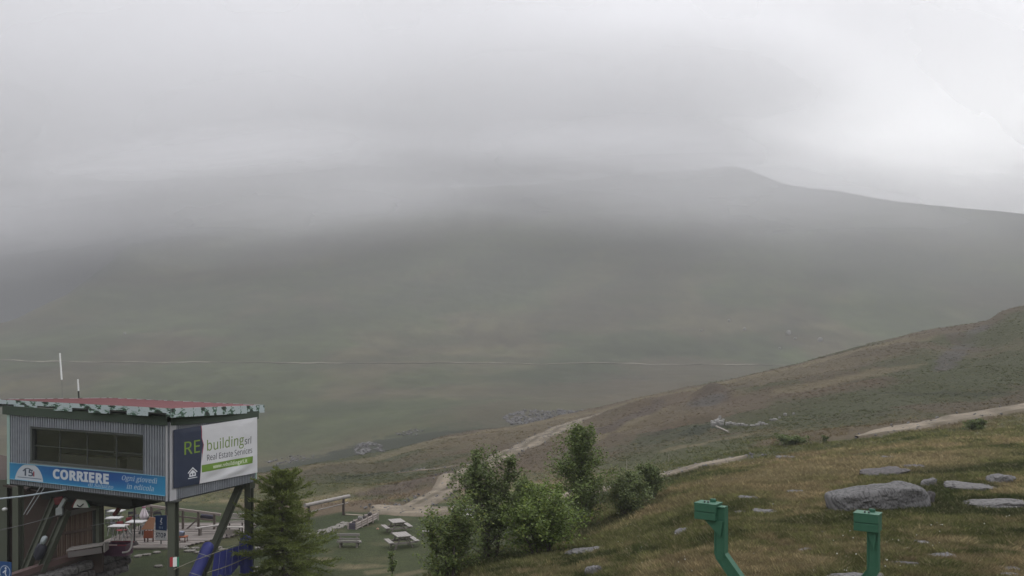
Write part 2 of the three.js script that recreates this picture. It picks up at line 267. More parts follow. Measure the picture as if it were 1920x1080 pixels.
{
  const thetas = [], half = 0.64, n = 660;
  for (let i = 0; i <= n; i++) thetas.push(-half + 2 * half * i / n);
  const out = 70; for (let i = 1; i < out; i++) thetas.push(half + (2 * Math.PI - 2 * half) * i / out);
  const rings = [0.6]; while (rings[rings.length - 1] < 4600) { const r = rings[rings.length - 1]; rings.push(r * (r < 12 ? 1.12 : r < 60 ? 1.012 : r < 460 ? 1.0105 : 1.013) + 0.02); }
  const nt = thetas.length, nr = rings.length, pos = new Float32Array(nt * nr * 3), col = new Float32Array(nt * nr * 3), uv = new Float32Array(nt * nr * 2), idx = [], c = new THREE.Color();
  for (let i = 0; i < nt; i++) {
    const pr = profile(thetas[i] > Math.PI ? thetas[i] - 2 * Math.PI : thetas[i]), s = Math.sin(thetas[i]), q = -Math.cos(thetas[i]), inView = i <= n;
    for (let j = 0; j < nr; j++) {
      const r = rings[j], x = r * s, z = r * q, o = i * nr + j;
      pos[o * 3] = x; pos[o * 3 + 1] = pr(r) + bumps(x, z, r); pos[o * 3 + 2] = z;
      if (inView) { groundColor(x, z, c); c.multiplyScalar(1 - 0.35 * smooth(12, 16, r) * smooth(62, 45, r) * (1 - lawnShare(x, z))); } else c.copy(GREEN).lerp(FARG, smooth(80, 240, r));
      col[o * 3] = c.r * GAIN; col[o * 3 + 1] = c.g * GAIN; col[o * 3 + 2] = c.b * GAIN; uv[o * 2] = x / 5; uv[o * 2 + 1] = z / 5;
    }
  }
  for (let i = 0; i < nt; i++) { const i2 = (i + 1) % nt; for (let j = 0; j < nr - 1; j++) { const a = i * nr + j, b = i2 * nr + j; idx.push(a, b, a + 1, b, b + 1, a + 1); } }
  const g = new THREE.BufferGeometry();
  g.setAttribute('position', new THREE.BufferAttribute(pos, 3)); g.setAttribute('color', new THREE.BufferAttribute(col, 3)); g.setAttribute('uv', new THREE.BufferAttribute(uv, 2)); g.setIndex(idx); g.computeVertexNormals();
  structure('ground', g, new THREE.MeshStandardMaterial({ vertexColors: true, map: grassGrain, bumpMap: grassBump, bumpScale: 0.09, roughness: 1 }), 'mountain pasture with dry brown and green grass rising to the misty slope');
}
// ---------------------------------------------------------------- gravel tracks, paths
const gravelGrain = grainTex(512, (x, y) => { const v = 0.34 + 0.34 * fbm(x * 120, y * 120, 2) + 0.3 * noise(x * 300, y * 300) + 0.2 * (fbm(x * 12, y * 12, 3) - 0.5); return [v * 1.01, v, v * 0.97]; });
const gravelBump = grainTex(256, (x, y) => noise(x * 110, y * 110));
const TRACKS = [], ROCKS = [], onRock = (x, z) => ROCKS.some(([a, b, r]) => Math.hypot(a - x, (b - z) * 1.3) < r);
// a strip laid on the ground: points along it, half width, colour across; ragged edges
const onTrack = (x, z) => TRACKS.some(([ps, w]) => ps.some((p) => Math.hypot(p.x - x, p.z - z) < w + 0.25));
function ribbon(name, points, half, lift, colour, label, ragged = 0.5, category = 'track', step = 0.5, ray = false) {
  const curve = new THREE.CatmullRomCurve3(points); if (lift < 0.3) TRACKS.push([curve.getSpacedPoints(60), (typeof half === 'function' ? half(0.5) : half) + 0.25]); const n = Math.ceil(curve.getLength() / step), K = 10, pos = [], col = [], uv = [], idx = [], t = V(0, 0, 0), c = new THREE.Color();
  for (let i = 0; i <= n; i++) {
    const p = curve.getPointAt(i / n); curve.getTangentAt(i / n, t); const nx = -t.z, nz = t.x, l = Math.hypot(nx, nz) || 1, s = i * step;
    const end = Math.min(1, i / 4, (n - i) / 4), w = (typeof half === 'function' ? half(i / n) : half) * (0.25 + 0.75 * end);
    for (let k = 0; k <= K; k++) {
      const u = (k / K) * 2 - 1, edge = (k === 0 || k === K ? 1 : 0) * (fbm(s * 0.9 + k * 31, k * 7.7, 3) - 0.35) * ragged * 2;
      const q = u * w + Math.sign(u) * edge * w * 0.6, x = p.x + nx / l * q, z = p.z + nz / l * q;
      pos.push(x, height(x, z) + (k === 0 || k === K ? -0.05 : lift), z); uv.push(x / 2.2, z / 2.2);
      colour(u, s, c, x, z); col.push(c.r, c.g, c.b);
      if (i < n && k < K) { const a = i * (K + 1) + k, b = a + K + 1; idx.push(a, b, a + 1, b, b + 1, a + 1); }
    }
  }
  const g = new THREE.BufferGeometry(); g.setAttribute('position', new THREE.Float32BufferAttribute(pos, 3)); g.setAttribute('color', new THREE.Float32BufferAttribute(col, 3)); g.setAttribute('uv', new THREE.Float32BufferAttribute(uv, 2)); g.setIndex(idx); g.computeVertexNormals();
  return structure(name, g, gravelMat, label, category);
}
const gravelMat = new THREE.MeshStandardMaterial({ vertexColors: true, map: gravelGrain, bumpMap: gravelBump, bumpScale: 0.03, roughness: 1, side: THREE.DoubleSide });
const GRAVEL = C(0.235, 0.198, 0.148), RUT = C(0.085, 0.070, 0.042);
const px2 = (list, from = 12) => list.map(([x, y]) => hit(x, y, from));
const gravelCol = (mid) => (u, s, c, x, z) => { const n = fbm(x * 1.3, z * 1.3, 3); c.copy(GRAVEL).multiplyScalar(0.6 + 0.9 * n); c.lerp(RUT, smooth(0.46, 0.6, fbm(x * 0.7 + 9, z * 0.7, 4)) * 0.5); c.lerp(RUT, smooth(0.6, 1, Math.abs(u) + (n - 0.5) * 0.7) * 0.55); if (mid) c.lerp(RUT, smooth(0.34, 0.12, Math.abs(u + 0.1 * Math.sin(s * 0.4))) * 0.9 * smooth(0.3, 0.5, n + 0.1)); };
ribbon('gravel_track', px2([[745, 962], [778, 951], [805, 936], [845, 908], [885, 882], [932, 861], [980, 840], [1036, 812], [1096, 786], [1140, 770]], 40), (t) => lerp(1.05, 1.9, t), 0.13, gravelCol(true), 'gravel track with a grassy middle climbing the hill behind the trees');
ribbon('gravel_track', px2([[704, 951], [745, 957], [800, 960], [860, 957], [950, 947], [1060, 930], [1150, 914], [1240, 894], [1292, 881], [1340, 869], [1396, 858]], 36), (t) => 1.1 + 0.4 * Math.sin(t * 9) * (1 - t) + 0.5 * smooth(0.3, 0.1, t), 0.15, gravelCol(false), 'stony gravel track running behind the trees below the slope');
ribbon('gravel_track', px2([[1606, 821], [1650, 812], [1710, 801], [1790, 786], [1870, 773], [1930, 763], [2010, 752]], 40), (t) => lerp(0.8, 1.45, Math.min(1, t * 2)), 0.15, gravelCol(false), 'pale gravel track at the right edge above the dry slope');
ribbon('foot_path', px2([[740, 888], [790, 882], [840, 876], [880, 873]], 55), 0.45, 0.09, gravelCol(false), 'narrow trodden path joining the gravel track from the left', 0.6, 'path');
{
  const DARKCUT = C(0.035, 0.034, 0.022), PALE = C(0.30, 0.27, 0.21);
  ribbon('mountain_path', px2([[-60, 675], [0, 676], [120, 678], [250, 679], [480, 680], [720, 681], [960, 682], [1200, 683], [1350, 684], [1470, 686], [1530, 687]], 250), 1.25, 0.35, (u, s, c, x, z) => { c.copy(PALE).lerp(RUT, smooth(0.4, 0.62, fbm(x * 0.05, z * 0.05 + 3, 3)) * 0.8); if (u > 0.35) c.lerp(DARKCUT, 0.85); else if (u < -0.6) c.lerp(RUT, 0.6); }, 'narrow path running level across the misty slope', 0.2, 'path', 2.5);
}
// ---------------------------------------------------------------- rocks
const rockGrain = grainTex(512, (x, y) => { const a = fbm(x * 18, y * 18, 5), b = noise(x * 140, y * 140), l = smooth(0.52, 0.62, fbm(x * 9 + 30, y * 9, 5)), k = smooth(0.58, 0.66, fbm(x * 26 + 8, y * 26, 4)); let v = 0.32 + 0.42 * a + 0.16 * b; v = lerp(v, 0.86, l * 0.45); v = lerp(v, 0.16, k * 0.65); return [v * 1.0, v * 0.995, v * 0.98]; });
const rockBump = grainTex(512, (x, y) => fbm(x * 30, y * 30, 5));
const rockMat = new THREE.MeshStandardMaterial({ color: C(0.15, 0.145, 0.141), map: rockGrain, bumpMap: rockBump, bumpScale: 0.03, roughness: 0.95 });
const bigRockMat = new THREE.MeshStandardMaterial({ color: C(0.135, 0.132, 0.130), map: rockGrain, bumpMap: rockBump, bumpScale: 0.05, roughness: 0.95 });
const paleRockMat = new THREE.MeshStandardMaterial({ color: C(0.33, 0.32, 0.30), map: rockGrain, bumpMap: rockBump, bumpScale: 0.03, roughness: 0.95 });
const darkRockMat = new THREE.MeshStandardMaterial({ color: C(0.105, 0.096, 0.093), map: rockGrain, bumpMap: rockBump, bumpScale: 0.03, roughness: 0.95 });
function rockGeo(w, h, d, seed, power = 3.2, rough = 0.16, seg = 9) {
  const g = new THREE.BoxGeometry(2, 2, 2, seg, Math.max(3, seg >> 1), seg), p = g.attributes.position, uv = [];
  for (let i = 0; i < p.count; i++) {
    let x = p.getX(i), y = p.getY(i), z = p.getZ(i);
    const q = Math.pow(Math.abs(x) ** power + Math.abs(y) ** power + Math.abs(z) ** power, 1 / power), k = 1 / q;
    const n = 1 + rough * 2 * (fbm(x * k * 1.6 + seed * 7.3 + z * k * 0.9, y * k * 1.6 + z * k * 1.3 + seed * 3.1, 4) - 0.5);
    x *= k * n; y *= k * n; z *= k * n; y += 0.12 * x * (hash2(seed, 5) - 0.5) * 2;
    p.setXYZ(i, x * w / 2, y * h / 2, z * d / 2); uv.push((x * w / 2 + y * h * 0.3) / 1.6 + seed * 0.37, (z * d / 2 + y * h / 2) / 1.6);
  }
  g.setAttribute('uv', new THREE.Float32BufferAttribute(uv, 2)); g.deleteAttribute('normal'); g.computeVertexNormals();
  return toCreasedNormals(g, 0.55);
}
// a rock whose foot is seen at (px, py), wpx wide and hpx high in the photograph
function rock(px, py, wpx, hpx, kind, label, o = {}) {
  const p = hit(px, py), d = -p.z, w = wpx * d / F, vis = hpx * d / F, sd = Math.sin(Math.atan2(EYE - p.y, d));
  const h = kind === 'slab' ? vis * 0.55 : vis * 0.82, dp = Math.min(w * 0.9, kind === 'slab' ? Math.max(0.25, vis * 0.6 / sd) : Math.max(w * 0.5, vis * 0.5));
  const seed = Math.round(px * 3 + py), m = single('rock', rockGeo(w, h * 1.8, dp, seed, o.power ?? (kind === 'slab' ? 4.5 : 3.4), o.rough ?? 0.42, o.seg ?? 12), o.mat ?? rockMat, label, 'rock', o.group);
  ROCKS.push([p.x, p.z - dp * 0.2, w * 0.48]); m.position.set(p.x, p.y + h * (kind === 'slab' ? 0.02 : 0.1), p.z - dp * 0.35); m.rotation.set(0, o.turn ?? (hash2(seed, 1) - 0.5) * 0.5, o.tilt ?? 0); return m;
}
{
  const p = hit(1655, 957), d = -p.z, w = 186 * d / F;
  const g = new THREE.BoxGeometry(2, 2, 2, 40, 12, 14), q = g.attributes.position, uv = [];
  for (let i = 0; i < q.count; i++) {
    let x = q.getX(i), y = q.getY(i), z = q.getZ(i); const pw = 5, s = 1 / Math.pow(Math.abs(x) ** 7 + Math.abs(y) ** pw + Math.abs(z) ** pw, 1 / 6); x *= s; y *= s; z *= s;
    const n = (fbm(x * 3 + 4, y * 1.3 + z * 1.7, 5) - 0.5) * 0.5, taper = 0.72 + 0.28 * smooth(-1, 0.2, x), sag = smooth(0.5, 1, x) * 0.25;
    const Y = y * 0.46 * taper * (1 + n * 0.5) - sag * 0.3, Z = z * 0.55 * (1 + n) * (0.8 + 0.2 * taper) - 0.10 * y + 0.10 * (Math.abs(fbm(x * 5 + 20, y * 3, 3) - 0.5) - 0.1);
    q.setXYZ(i, x * w / 2 * (1 + n * 0.08), Y, Z); uv.push(x * w / 2 / 1.5 + 0.2, (Y + Z * 0.8) / 1.5);
  }
  g.setAttribute('uv', new THREE.Float32BufferAttribute(uv, 2)); g.computeVertexNormals();
  const m = single('rock', toCreasedNormals(g, 0.5), bigRockMat, 'largest grey boulder, long and low with a flat front, lying on the grass slope', 'rock');
  ROCKS.push([p.x - 1.1, p.z - 0.45, 0.75], [p.x, p.z - 0.45, 0.8], [p.x + 1.0, p.z - 0.5, 0.7]); m.position.set(p.x + 0.02, p.y + 0.27, p.z - 0.45); m.rotation.set(0.08, 0.06, 0.055);
}
rock(1744, 911, 34, 14, 'block', 'pointed pale rock touching the right end of the largest boulder', { tilt: 0.3, power: 2.6 });
rock(1738, 945, 26, 34, 'block', 'broken rock end leaning against the right side of the largest boulder', { tilt: -0.5, power: 2.6, mat: darkRockMat });
rock(1668, 893, 66, 19, 'slab', 'dark low rock ledge in the grass above the largest boulder', { tilt: 0.16, mat: darkRockMat });
rock(1722, 878, 40, 8, 'slab', 'flat brownish rock at the upper right end of the dark ledge', { mat: darkRockMat });
rock(1838, 921, 88, 17, 'slab', 'layered grey slab in dark heath right of the largest boulder', { tilt: -0.08, mat: rockMat });
rock(1882, 906, 50, 16, 'block', 'pale rounded rock just above the layered slab at the right edge', {});
rock(1880, 950, 110, 16, 'slab', 'long flat slab cut by the right edge of the frame under dark heath', { tilt: 0.03 });
rock(1768, 1049, 50, 14, 'slab', 'pale cracked rock in the dry grass right of the right green steel arm', { tilt: 0.12 });
rock(1734, 1021, 26, 9, 'slab', 'small grey stone in a heath patch above the pale cracked rock', {});
rock(1902, 1072, 50, 10, 'slab', 'upper of two flat rocks in the bottom right corner', {});
rock(1906, 1086, 44, 12, 'slab', 'lower of two flat rocks in the bottom right corner', {});
rock(1697, 1060, 46, 9, 'slab', 'flat purplish stone flush with the grass right of the right green steel arm', { mat: darkRockMat });
rock(1406, 936, 34, 7, 'slab', 'thin grey stone in dry grass above and right of the left green steel arm', {});
rock(1496, 925, 38, 7, 'slab', 'thin pale stone in dry grass left of the largest boulder', {});
rock(1438, 963, 40, 10, 'slab', 'flat grey stone right of the head of the left green steel arm', {});
rock(1390, 964, 20, 8, 'slab', 'small dim stone close beside the left green steel arm', { mat: darkRockMat });
rock(1278, 1003, 28, 12, 'block', 'low grey stone left of the left green steel arm', { tilt: 0.2 });
rock(1514, 1036, 30, 10, 'slab', 'small stone in the grass midway between the two green steel arms', { tilt: 0.15 });
rock(1114, 1079, 32, 19, 'block', 'rounded white stone at the bottom edge below the trees', { mat: rockMat });
rock(1098, 1038, 66, 12, 'slab', 'long flat grey rock at the foot of the trees', { tilt: 0.06 });
rock(1612, 1090, 104, 18, 'slab', 'wide flat rock behind the foot of the right green steel arm', {});
rock(1474, 859, 30, 6, 'slab', 'pale sliver of rock high on the dry slope below the rush clump', {});
rock(1671, 859, 22, 5, 'slab', 'pale sliver of rock high on the dry slope above the dark ledge', {});
rock(1423, 1084, 22, 8, 'slab', 'stone at the bottom edge right of the left green steel arm', {});
rock(1545, 1002, 12, 6, 'block', 'small stone half hidden in grass below the largest boulder', {});
// pale boulders far across the valley
[[1367, 603, 5, 'brightest and highest of the pale boulders on the misty slope at the right'], [1315, 621, 5, 'pale boulder on the misty slope left of the brightest boulder'], [1396, 619, 6, 'pale boulder on the misty slope just below the brightest boulder'], [1478, 627, 9, 'broad pale boulder on the misty slope at the head of a line of stones'], [1491, 636, 5, 'pale boulder on the misty slope second in a line of stones'], [1462, 655, 5, 'lowest pale boulder on the misty slope above the red grass'], [1538, 640, 9, 'grey boulder on the misty slope nearest the hill crest at the right'], [234, 627, 5, 'lone pale boulder on the misty slope above the cabin']].forEach(([x, y, s, label], i) => {
  const p = hit(x, y, 230), d = -p.z, w = s * d / F, m = single('boulder', rockGeo(w, w * 1.1, w * 0.8, i + 40, 2.6, 0.25, 5), paleRockMat, label, 'boulder', 'pale boulders on the misty slope'); m.position.set(p.x, p.y + w * 0.3, p.z);
});
// stone fields in the gully
function scree(poly, count, size, label, seed) {
  const R = rng(seed), g = rockGeo(1, 0.8, 0.9, seed, 2.8, 0.3, 4), im = new THREE.InstancedMesh(g, rockMat, count), m = new THREE.Matrix4(), q = new THREE.Quaternion(), e = new THREE.Euler(), c = new THREE.Color();
  const inside = (x, y) => { let r = false; for (let i = 0, j = poly.length - 1; i < poly.length; j = i++) { const [xi, yi] = poly[i], [xj, yj] = poly[j]; if ((yi > y) !== (yj > y) && x < (xj - xi) * (y - yi) / (yj - yi) + xi) r = !r; } return r; };
  const xs = poly.map((p) => p[0]), ys = poly.map((p) => p[1]); let k = 0;
  while (k < count) {
    const x = lerp(Math.min(...xs), Math.max(...xs), R()), y = lerp(Math.min(...ys), Math.max(...ys), R()); if (!inside(x, y) || fbm(x * 0.08, y * 0.16, 2) < 0.40) continue;
    const p = hit(x, y, 155), s = size * (0.35 + 1.1 * R() ** 2.2);
    m.compose(p.setY(p.y + s * 0.12), q.setFromEuler(e.set(R() * 0.6, R() * 6.3, R() * 0.6)), V(s * (0.8 + R() * 0.6), s * (0.6 + R() * 0.5), s)); im.setMatrixAt(k, m); im.setColorAt(k, c.setScalar(0.55 + R() * 0.7)); k++;
  }
  stuff('scree', im, label, 'stones');
}
scree([[940, 782], [975, 770], [1045, 769], [1098, 772], [1085, 781], [1000, 796], [960, 797]], 620, 0.75, 'field of grey stones behind the crest of the track hill', 11);
scree([[662, 838], [690, 828], [715, 836], [720, 850], [700, 860], [672, 858]], 260, 0.7, 'fan of grey stones in the dark gully left of centre', 12);
scree([[496, 866], [540, 856], [592, 852], [588, 861], [520, 873]], 130, 0.6, 'thin strip of grey stones at the left end of the gully', 13);
scree([[740, 812], [770, 804], [795, 808], [780, 816], [748, 819]], 50, 0.6, 'small scatter of grey stones on the gully rim', 14);
// ruined white stones on the hill, one by one
{
  const base = hit(1385, 800, 50), wall = thing('stone_row', 'row of white stones on the green hillside, heaped higher at its left end', 'stone wall', base);
  const R = rng(5);
  const list = [[1338, 799, 9, 8], [1344, 797, 11, 11], [1352, 797, 10, 9], [1348, 790, 8, 7], [1336, 794, 7, 6], [1356, 790, 5, 5], [1350, 784, 5, 5], [1364, 797, 8, 6], [1369, 794, 6, 4], [1375, 797, 8, 5], [1384, 798, 7, 5], [1392, 798, 8, 5], [1400, 799, 7, 3], [1410, 799, 9, 3], [1420, 799, 8, 5], [1424, 796, 6, 6], [1431, 797, 7, 6], [1437, 797, 6, 3], [1446, 789, 5, 4], [1453, 788, 8, 4], [1462, 784, 5, 3], [1472, 779, 6, 5], [1488, 777, 4, 4]];
  for (const [x, y, w, h] of list) { const p = hit(x, y, 50), d = -p.z, W = w * d / F, H = h * d / F; const m = part('stone', rockGeo(W * 1.05, H * 1.3, W * 0.8, x, 4, 0.12, 4), paleRockMat, wall); m.position.copy(p).sub(base).add(V(0, H * 0.3, 0)); m.rotation.y = R() * 0.6 - 0.3; }
  const a = hit(1343, 804, 50), b = hit(1366, 812, 50);
  single('fallen_pole', rod(a.add(V(0, 0.25, 0)), b.add(V(0, 0.1, 0)), 0.1, 0.09, 7), mat(0.2, 0.18, 0.155), 'grey pole lying on the grass in front of the white stone row', 'pole');
}
// loose stones on the tracks
{
  const R = rng(404), g = rockGeo(1, 0.7, 0.9, 9, 2.6, 0.3, 3), n = 1300, im = new THREE.InstancedMesh(g, rockMat, n), m = new THREE.Matrix4(), q = new THREE.Quaternion(), e = new THREE.Euler(), c = new THREE.Color();
  for (let k = 0; k < n; k++) { const [ps, w] = TRACKS[Math.floor(R() * R() * TRACKS.length)], i = Math.floor(R() * (ps.length - 1)), a = ps[i].clone().lerp(ps[i + 1], R()), s = 0.05 + 0.16 * R() ** 3, x = a.x + (R() - 0.5) * 2.3 * w, z = a.z + (R() - 0.5) * 2.3 * w; m.compose(V(x, height(x, z) + 0.12, z), q.setFromEuler(e.set(R(), R() * 6, R())), V(s * 1.3, s, s)); im.setMatrixAt(k, m); im.setColorAt(k, c.setScalar(0.8 + 0.9 * R())); }
  stuff('loose_stones', im, 'loose stones scattered along the gravel tracks', 'stones');
}
// ---------------------------------------------------------------- grass
{
  const blades = (n, w, h, seed, lean) => {
    const R = rng(seed), pos = [];
    for (let i = 0; i < n; i++) {
      const a = R() * 6.283, r = R() * 0.5, x = Math.cos(a) * r, z = Math.sin(a) * r, f = R() * 6.283, hh = h * (0.55 + 0.6 * R()), L = lean * (0.3 + R()), cx = Math.cos(f) * w, cz = Math.sin(f) * w, bx = Math.cos(a + R()) * L, bz = Math.sin(a + R()) * L;
      const P = [[x - cx, 0, z - cz], [x + cx, 0, z + cz], [x + bx * 0.4 + cx * 0.7, hh * 0.6, z + bz * 0.4 + cz * 0.7], [x - cx, 0, z - cz], [x + bx * 0.4 + cx * 0.7, hh * 0.6, z + bz * 0.4 + cz * 0.7], [x + bx, hh, z + bz]];
      for (const p of P) { pos.push(...p);}
    }
    const g = new THREE.BufferGeometry(); g.setAttribute('position', new THREE.Float32BufferAttribute(pos, 3)); g.computeVertexNormals(); return g;
  };
  const grassMat = new THREE.MeshPhysicalMaterial({ color: 0xffffff, roughness: 1, transmission: 0.3, thickness: 0, side: THREE.DoubleSide, specularIntensity: 0.15 });
  const PALEBLADE = C(0.27, 0.235, 0.14);
  const sow = (count, geo, name, label, cat, seed, dMin, dMax, size, test) => {
    const R = rng(seed), im = new THREE.InstancedMesh(geo, grassMat, count), m = new THREE.Matrix4(), q = new THREE.Quaternion(), up = V(0, 1, 0), c = new THREE.Color(); let k = 0, tries = 0;
    while (k < count && tries++ < count * 14) {
      const d = 1 / lerp(1 / dMin, 1 / dMax, R()), px = -40 + 2000 * R(), x = (px - CX) * d / F, z = -d;
      const w = test(x, z, d, px); if (R() > w || onTrack(x, z) || (d < 45 && onRock(x, z))) continue;
      groundColor(x, z, c); const n = fbm(x * 2.2 + 9, z * 2.2, 2);
      c.multiplyScalar(0.75 + 2.3 * R() * R() * (0.4 + n) + 0.5 * n); if (R() < 0.10) c.lerp(PALEBLADE, 0.5);
      const s = size * (0.6 + 0.8 * R()) * (0.6 + 0.8 * n) * (1 + d / 90);
      m.compose(V(x, height(x, z) - 0.02, z), q.setFromAxisAngle(up, R() * 6.283), V(s * 1.5, s, s * 1.5)); im.setMatrixAt(k, m); im.setColorAt(k, c); k++;
    }
    im.count = k; stuff(name, im, label, cat);
  };
  sow(210000, blades(6, 0.035, 1, 3, 0.55), 'grass', 'dry brown and green grass tufts covering the near slope', 'grass', 21, 14, 75, 0.105, (x, z, d, px) => { const l = lawnShare(x, z); return (1 - l) * smooth(560, 980, px + d * 2) * smooth(72, 40, d); });
  sow(26000, blades(7, 0.06, 1, 6, 0.9), 'grass', 'scattered grass tussocks on the rough hill beyond the lawn', 'grass', 23, 52, 165, 0.055, (x, z, d, px) => (1 - lawnShare(x, z)) * smooth(50, 75, d) * (0.35 + 0.65 * smooth(0.4, 0.6, fbm(x * 0.2, z * 0.1, 3))));
  sow(26000, blades(16, 0.09, 0.8, 4, 0.5), 'heath', 'dark green heath growing in low cushions among the rocks', 'ground cover', 22, 15, 60, 0.17, (x, z, d, px) => { const c = groundColor(x, z, tmp2); return c.g < 0.034 && c.r < 0.034 && lawnShare(x, z) < 0.05 && px > 900 ? 1 : 0; });
}
{ // tiny white flower heads among the heath
  const R = rng(515), g = new THREE.IcosahedronGeometry(1, 0), n = 80, im = new THREE.InstancedMesh(g, mat(0.45, 0.45, 0.38), n), m = new THREE.Matrix4(); let k = 0;
  while (k < n) { const x0 = 1150 + 780 * R(), y0 = 890 + 190 * R(); if (fbm(x0 * 0.012, y0 * 0.03, 2) < 0.5) continue; const p = hit(x0, y0), s = 0.008 + 0.012 * R(); m.makeScale(s, s, s).setPosition(p.x, p.y + 0.12, p.z); im.setMatrixAt(k++, m); }
  stuff('flowers', im, 'tiny white flower heads scattered over the near slope', 'flowers');
}
// ---------------------------------------------------------------- trees and shrubs
const barkMat = new THREE.MeshStandardMaterial({ color: C(0.10, 0.085, 0.07), map: rockGrain, roughness: 1 });
const leafMat = (r, g, b) => new THREE.MeshPhysicalMaterial({ color: C(r, g, b), vertexColors: true, roughness: 0.8, transmission: 0.45, thickness: 0, side: THREE.DoubleSide, specularIntensity: 0.35 });
function leafQuads(points, size, R, shade) {                 // a bent leaf of two triangles at each point
  const pos = [], nor = [], col = [], a = V(0, 0, 0), b = V(0, 0, 0), n = V(0, 0, 0);
  for (const p of points) {
    n.set(R() - 0.5, R() * 0.9 + 0.05, R() - 0.5).normalize(); a.set(R() - 0.5, R() - 0.7, R() - 0.5).cross(n).normalize(); b.copy(n).cross(a);
    const s = size * (0.45 + 1.0 * R()), w = s * 0.42, k = shade(p, R);
    const tip = p.clone().addScaledVector(a, s), l = p.clone().addScaledVector(a, s * 0.45).addScaledVector(b, w).addScaledVector(n, -s * 0.1), r = p.clone().addScaledVector(a, s * 0.45).addScaledVector(b, -w).addScaledVector(n, -s * 0.1);
    for (const q of [p, tip, l, p, r, tip]) { pos.push(q.x, q.y, q.z); nor.push(n.x, n.y, n.z); col.push(...k); }
  }
  const g = new THREE.BufferGeometry(); g.setAttribute('position', new THREE.Float32BufferAttribute(pos, 3)); g.setAttribute('normal', new THREE.Float32BufferAttribute(nor, 3)); g.setAttribute('color', new THREE.Float32BufferAttribute(col, 3)); return g;
}
const bent = (a, b, sag, R) => { const m = a.clone().lerp(b, 0.5); m.y += sag; m.x += (R() - 0.5) * 0.12; m.z += (R() - 0.5) * 0.12; return new THREE.QuadraticBezierCurve3(a, m, b); };
const limb = (curve, r, n = 5) => { const g = new THREE.TubeGeometry(curve, n, r, 5), p = g.attributes.position; for (let i = 0; i <= n; i++) { const c = curve.getPoint(i / n), k = 1 - 0.75 * i / n; for (let j = 0; j <= 5; j++) { const o = i * 6 + j; p.setXYZ(o, c.x + (p.getX(o) - c.x) * k, c.y + (p.getY(o) - c.y) * k, c.z + (p.getZ(o) - c.z) * k); } } return g; };
// a broadleaf tree: profile(t) gives the crown's half width at share t of its height
function broadleaf(name, label, cat, px, py, topPy, halfPx, o) {
  const p = hit(px, py), d = -p.z, H = (py - topPy) * d / F, W = halfPx * d / F, R = rng(o.seed), root = thing(name, label, cat, p, 0, o.group);
  const wood = [], leaves = [], stems = o.stems ?? 1, offs = [];
  for (let s = 0; s < stems; s++) {
    const a = V((R() - 0.5) * W * 0.5 * (stems - 1) / stems, -0.15, (R() - 0.5) * W * 0.4), top = V(a.x * 1.8 + (R() - 0.5) * W * (stems > 1 ? 1.1 : 0.25) + (o.lean ?? 0) * W, H * (s ? 0.62 + 0.3 * R() : 0.97), a.z * 1.5 + (R() - 0.5) * W * 0.5);
    const c = bent(a, top, 0, R); wood.push(limb(c, o.girth ?? H * 0.018, 9)); offs.push(c);
  }
  const nb = o.branches ?? 46, tw = [];
  for (let i = 0; i < nb; i++) {
    const c = offs[i % stems], t = lerp(o.from ?? 0.1, 0.97, Math.pow(R(), 0.9)), a = c.getPoint(t), y = clamp(a.y / H), ang = R() * 6.283, reach = W * o.profile(y) * (0.30 + 0.85 * R()) * (0.72 + 0.6 * noise(ang * 1.3 + o.seed, y * 5));
    const b = V(a.x * 0.6 + Math.cos(ang) * reach, a.y + reach * (o.rise ?? 0.35) * (0.4 + R()), a.z * 0.6 + Math.sin(ang) * reach), cv = bent(a, b, reach * 0.08, R);
    wood.push(limb(cv, (o.girth ?? H * 0.018) * 0.42 * (1 - 0.6 * t), 4)); tw.push([cv, reach]);
  }
  const total = o.leaves ?? 6500, per = Math.ceil(total / nb);
  for (const [cv, reach] of tw) for (let k = 0; k < per; k++) {
    const t = 0.12 + 0.92 * Math.pow(R(), 0.75), q = cv.getPoint(Math.min(1, t)), s = (o.puff ?? 0.16) * (0.5 + 0.6 * Math.min(1, reach / 0.8)); let gx = R() + R() + R() - 1.5, gy = R() + R() + R() - 1.5, gz = R() + R() + R() - 1.5;
    leaves.push(V(q.x + gx * s, Math.max(0.02, q.y + gy * s), q.z + gz * s));
  }
  for (let s = 0; s < stems; s++) for (let k = 0; k < total * 0.05; k++) { const q = offs[s].getPoint(0.55 + 0.45 * R()); leaves.push(V(q.x + (R() - 0.5) * 0.24, q.y + (R() - 0.5) * 0.2, q.z + (R() - 0.5) * 0.24)); }
  part('trunk', wood, barkMat, root);
  part('crown', leafQuads(leaves, o.leaf ?? 0.085, R, (q, R) => { const v = 0.7 + 0.6 * R(), yel = R() < (o.yellow ?? 0.06) ? 1.35 : 1; return [v * yel, v * (yel > 1 ? 1.15 : 1), v * 0.9]; }), o.mat, root);
  return root;
}
const DARKLEAF = leafMat(0.092, 0.120, 0.043), MIDLEAF = leafMat(0.104, 0.140, 0.044), LIMELEAF = leafMat(0.112, 0.156, 0.038), SAGELEAF = leafMat(0.110, 0.138, 0.056);
broadleaf('birch_tree', 'tallest tree, dark green with a narrow upright top, behind the light green bush', 'tree', 1088, 992, 797, 60, { seed: 31, mat: MIDLEAF, profile: (y) => (y < 0.25 ? 0.75 + y : y < 0.55 ? 1.0 - (y - 0.25) * 0.5 : Math.max(0.12, 0.85 - (y - 0.55) * 1.5)), branches: 110, leaves: 16000, puff: 0.27, leaf: 0.10, from: 0.04, rise: 0.7 });
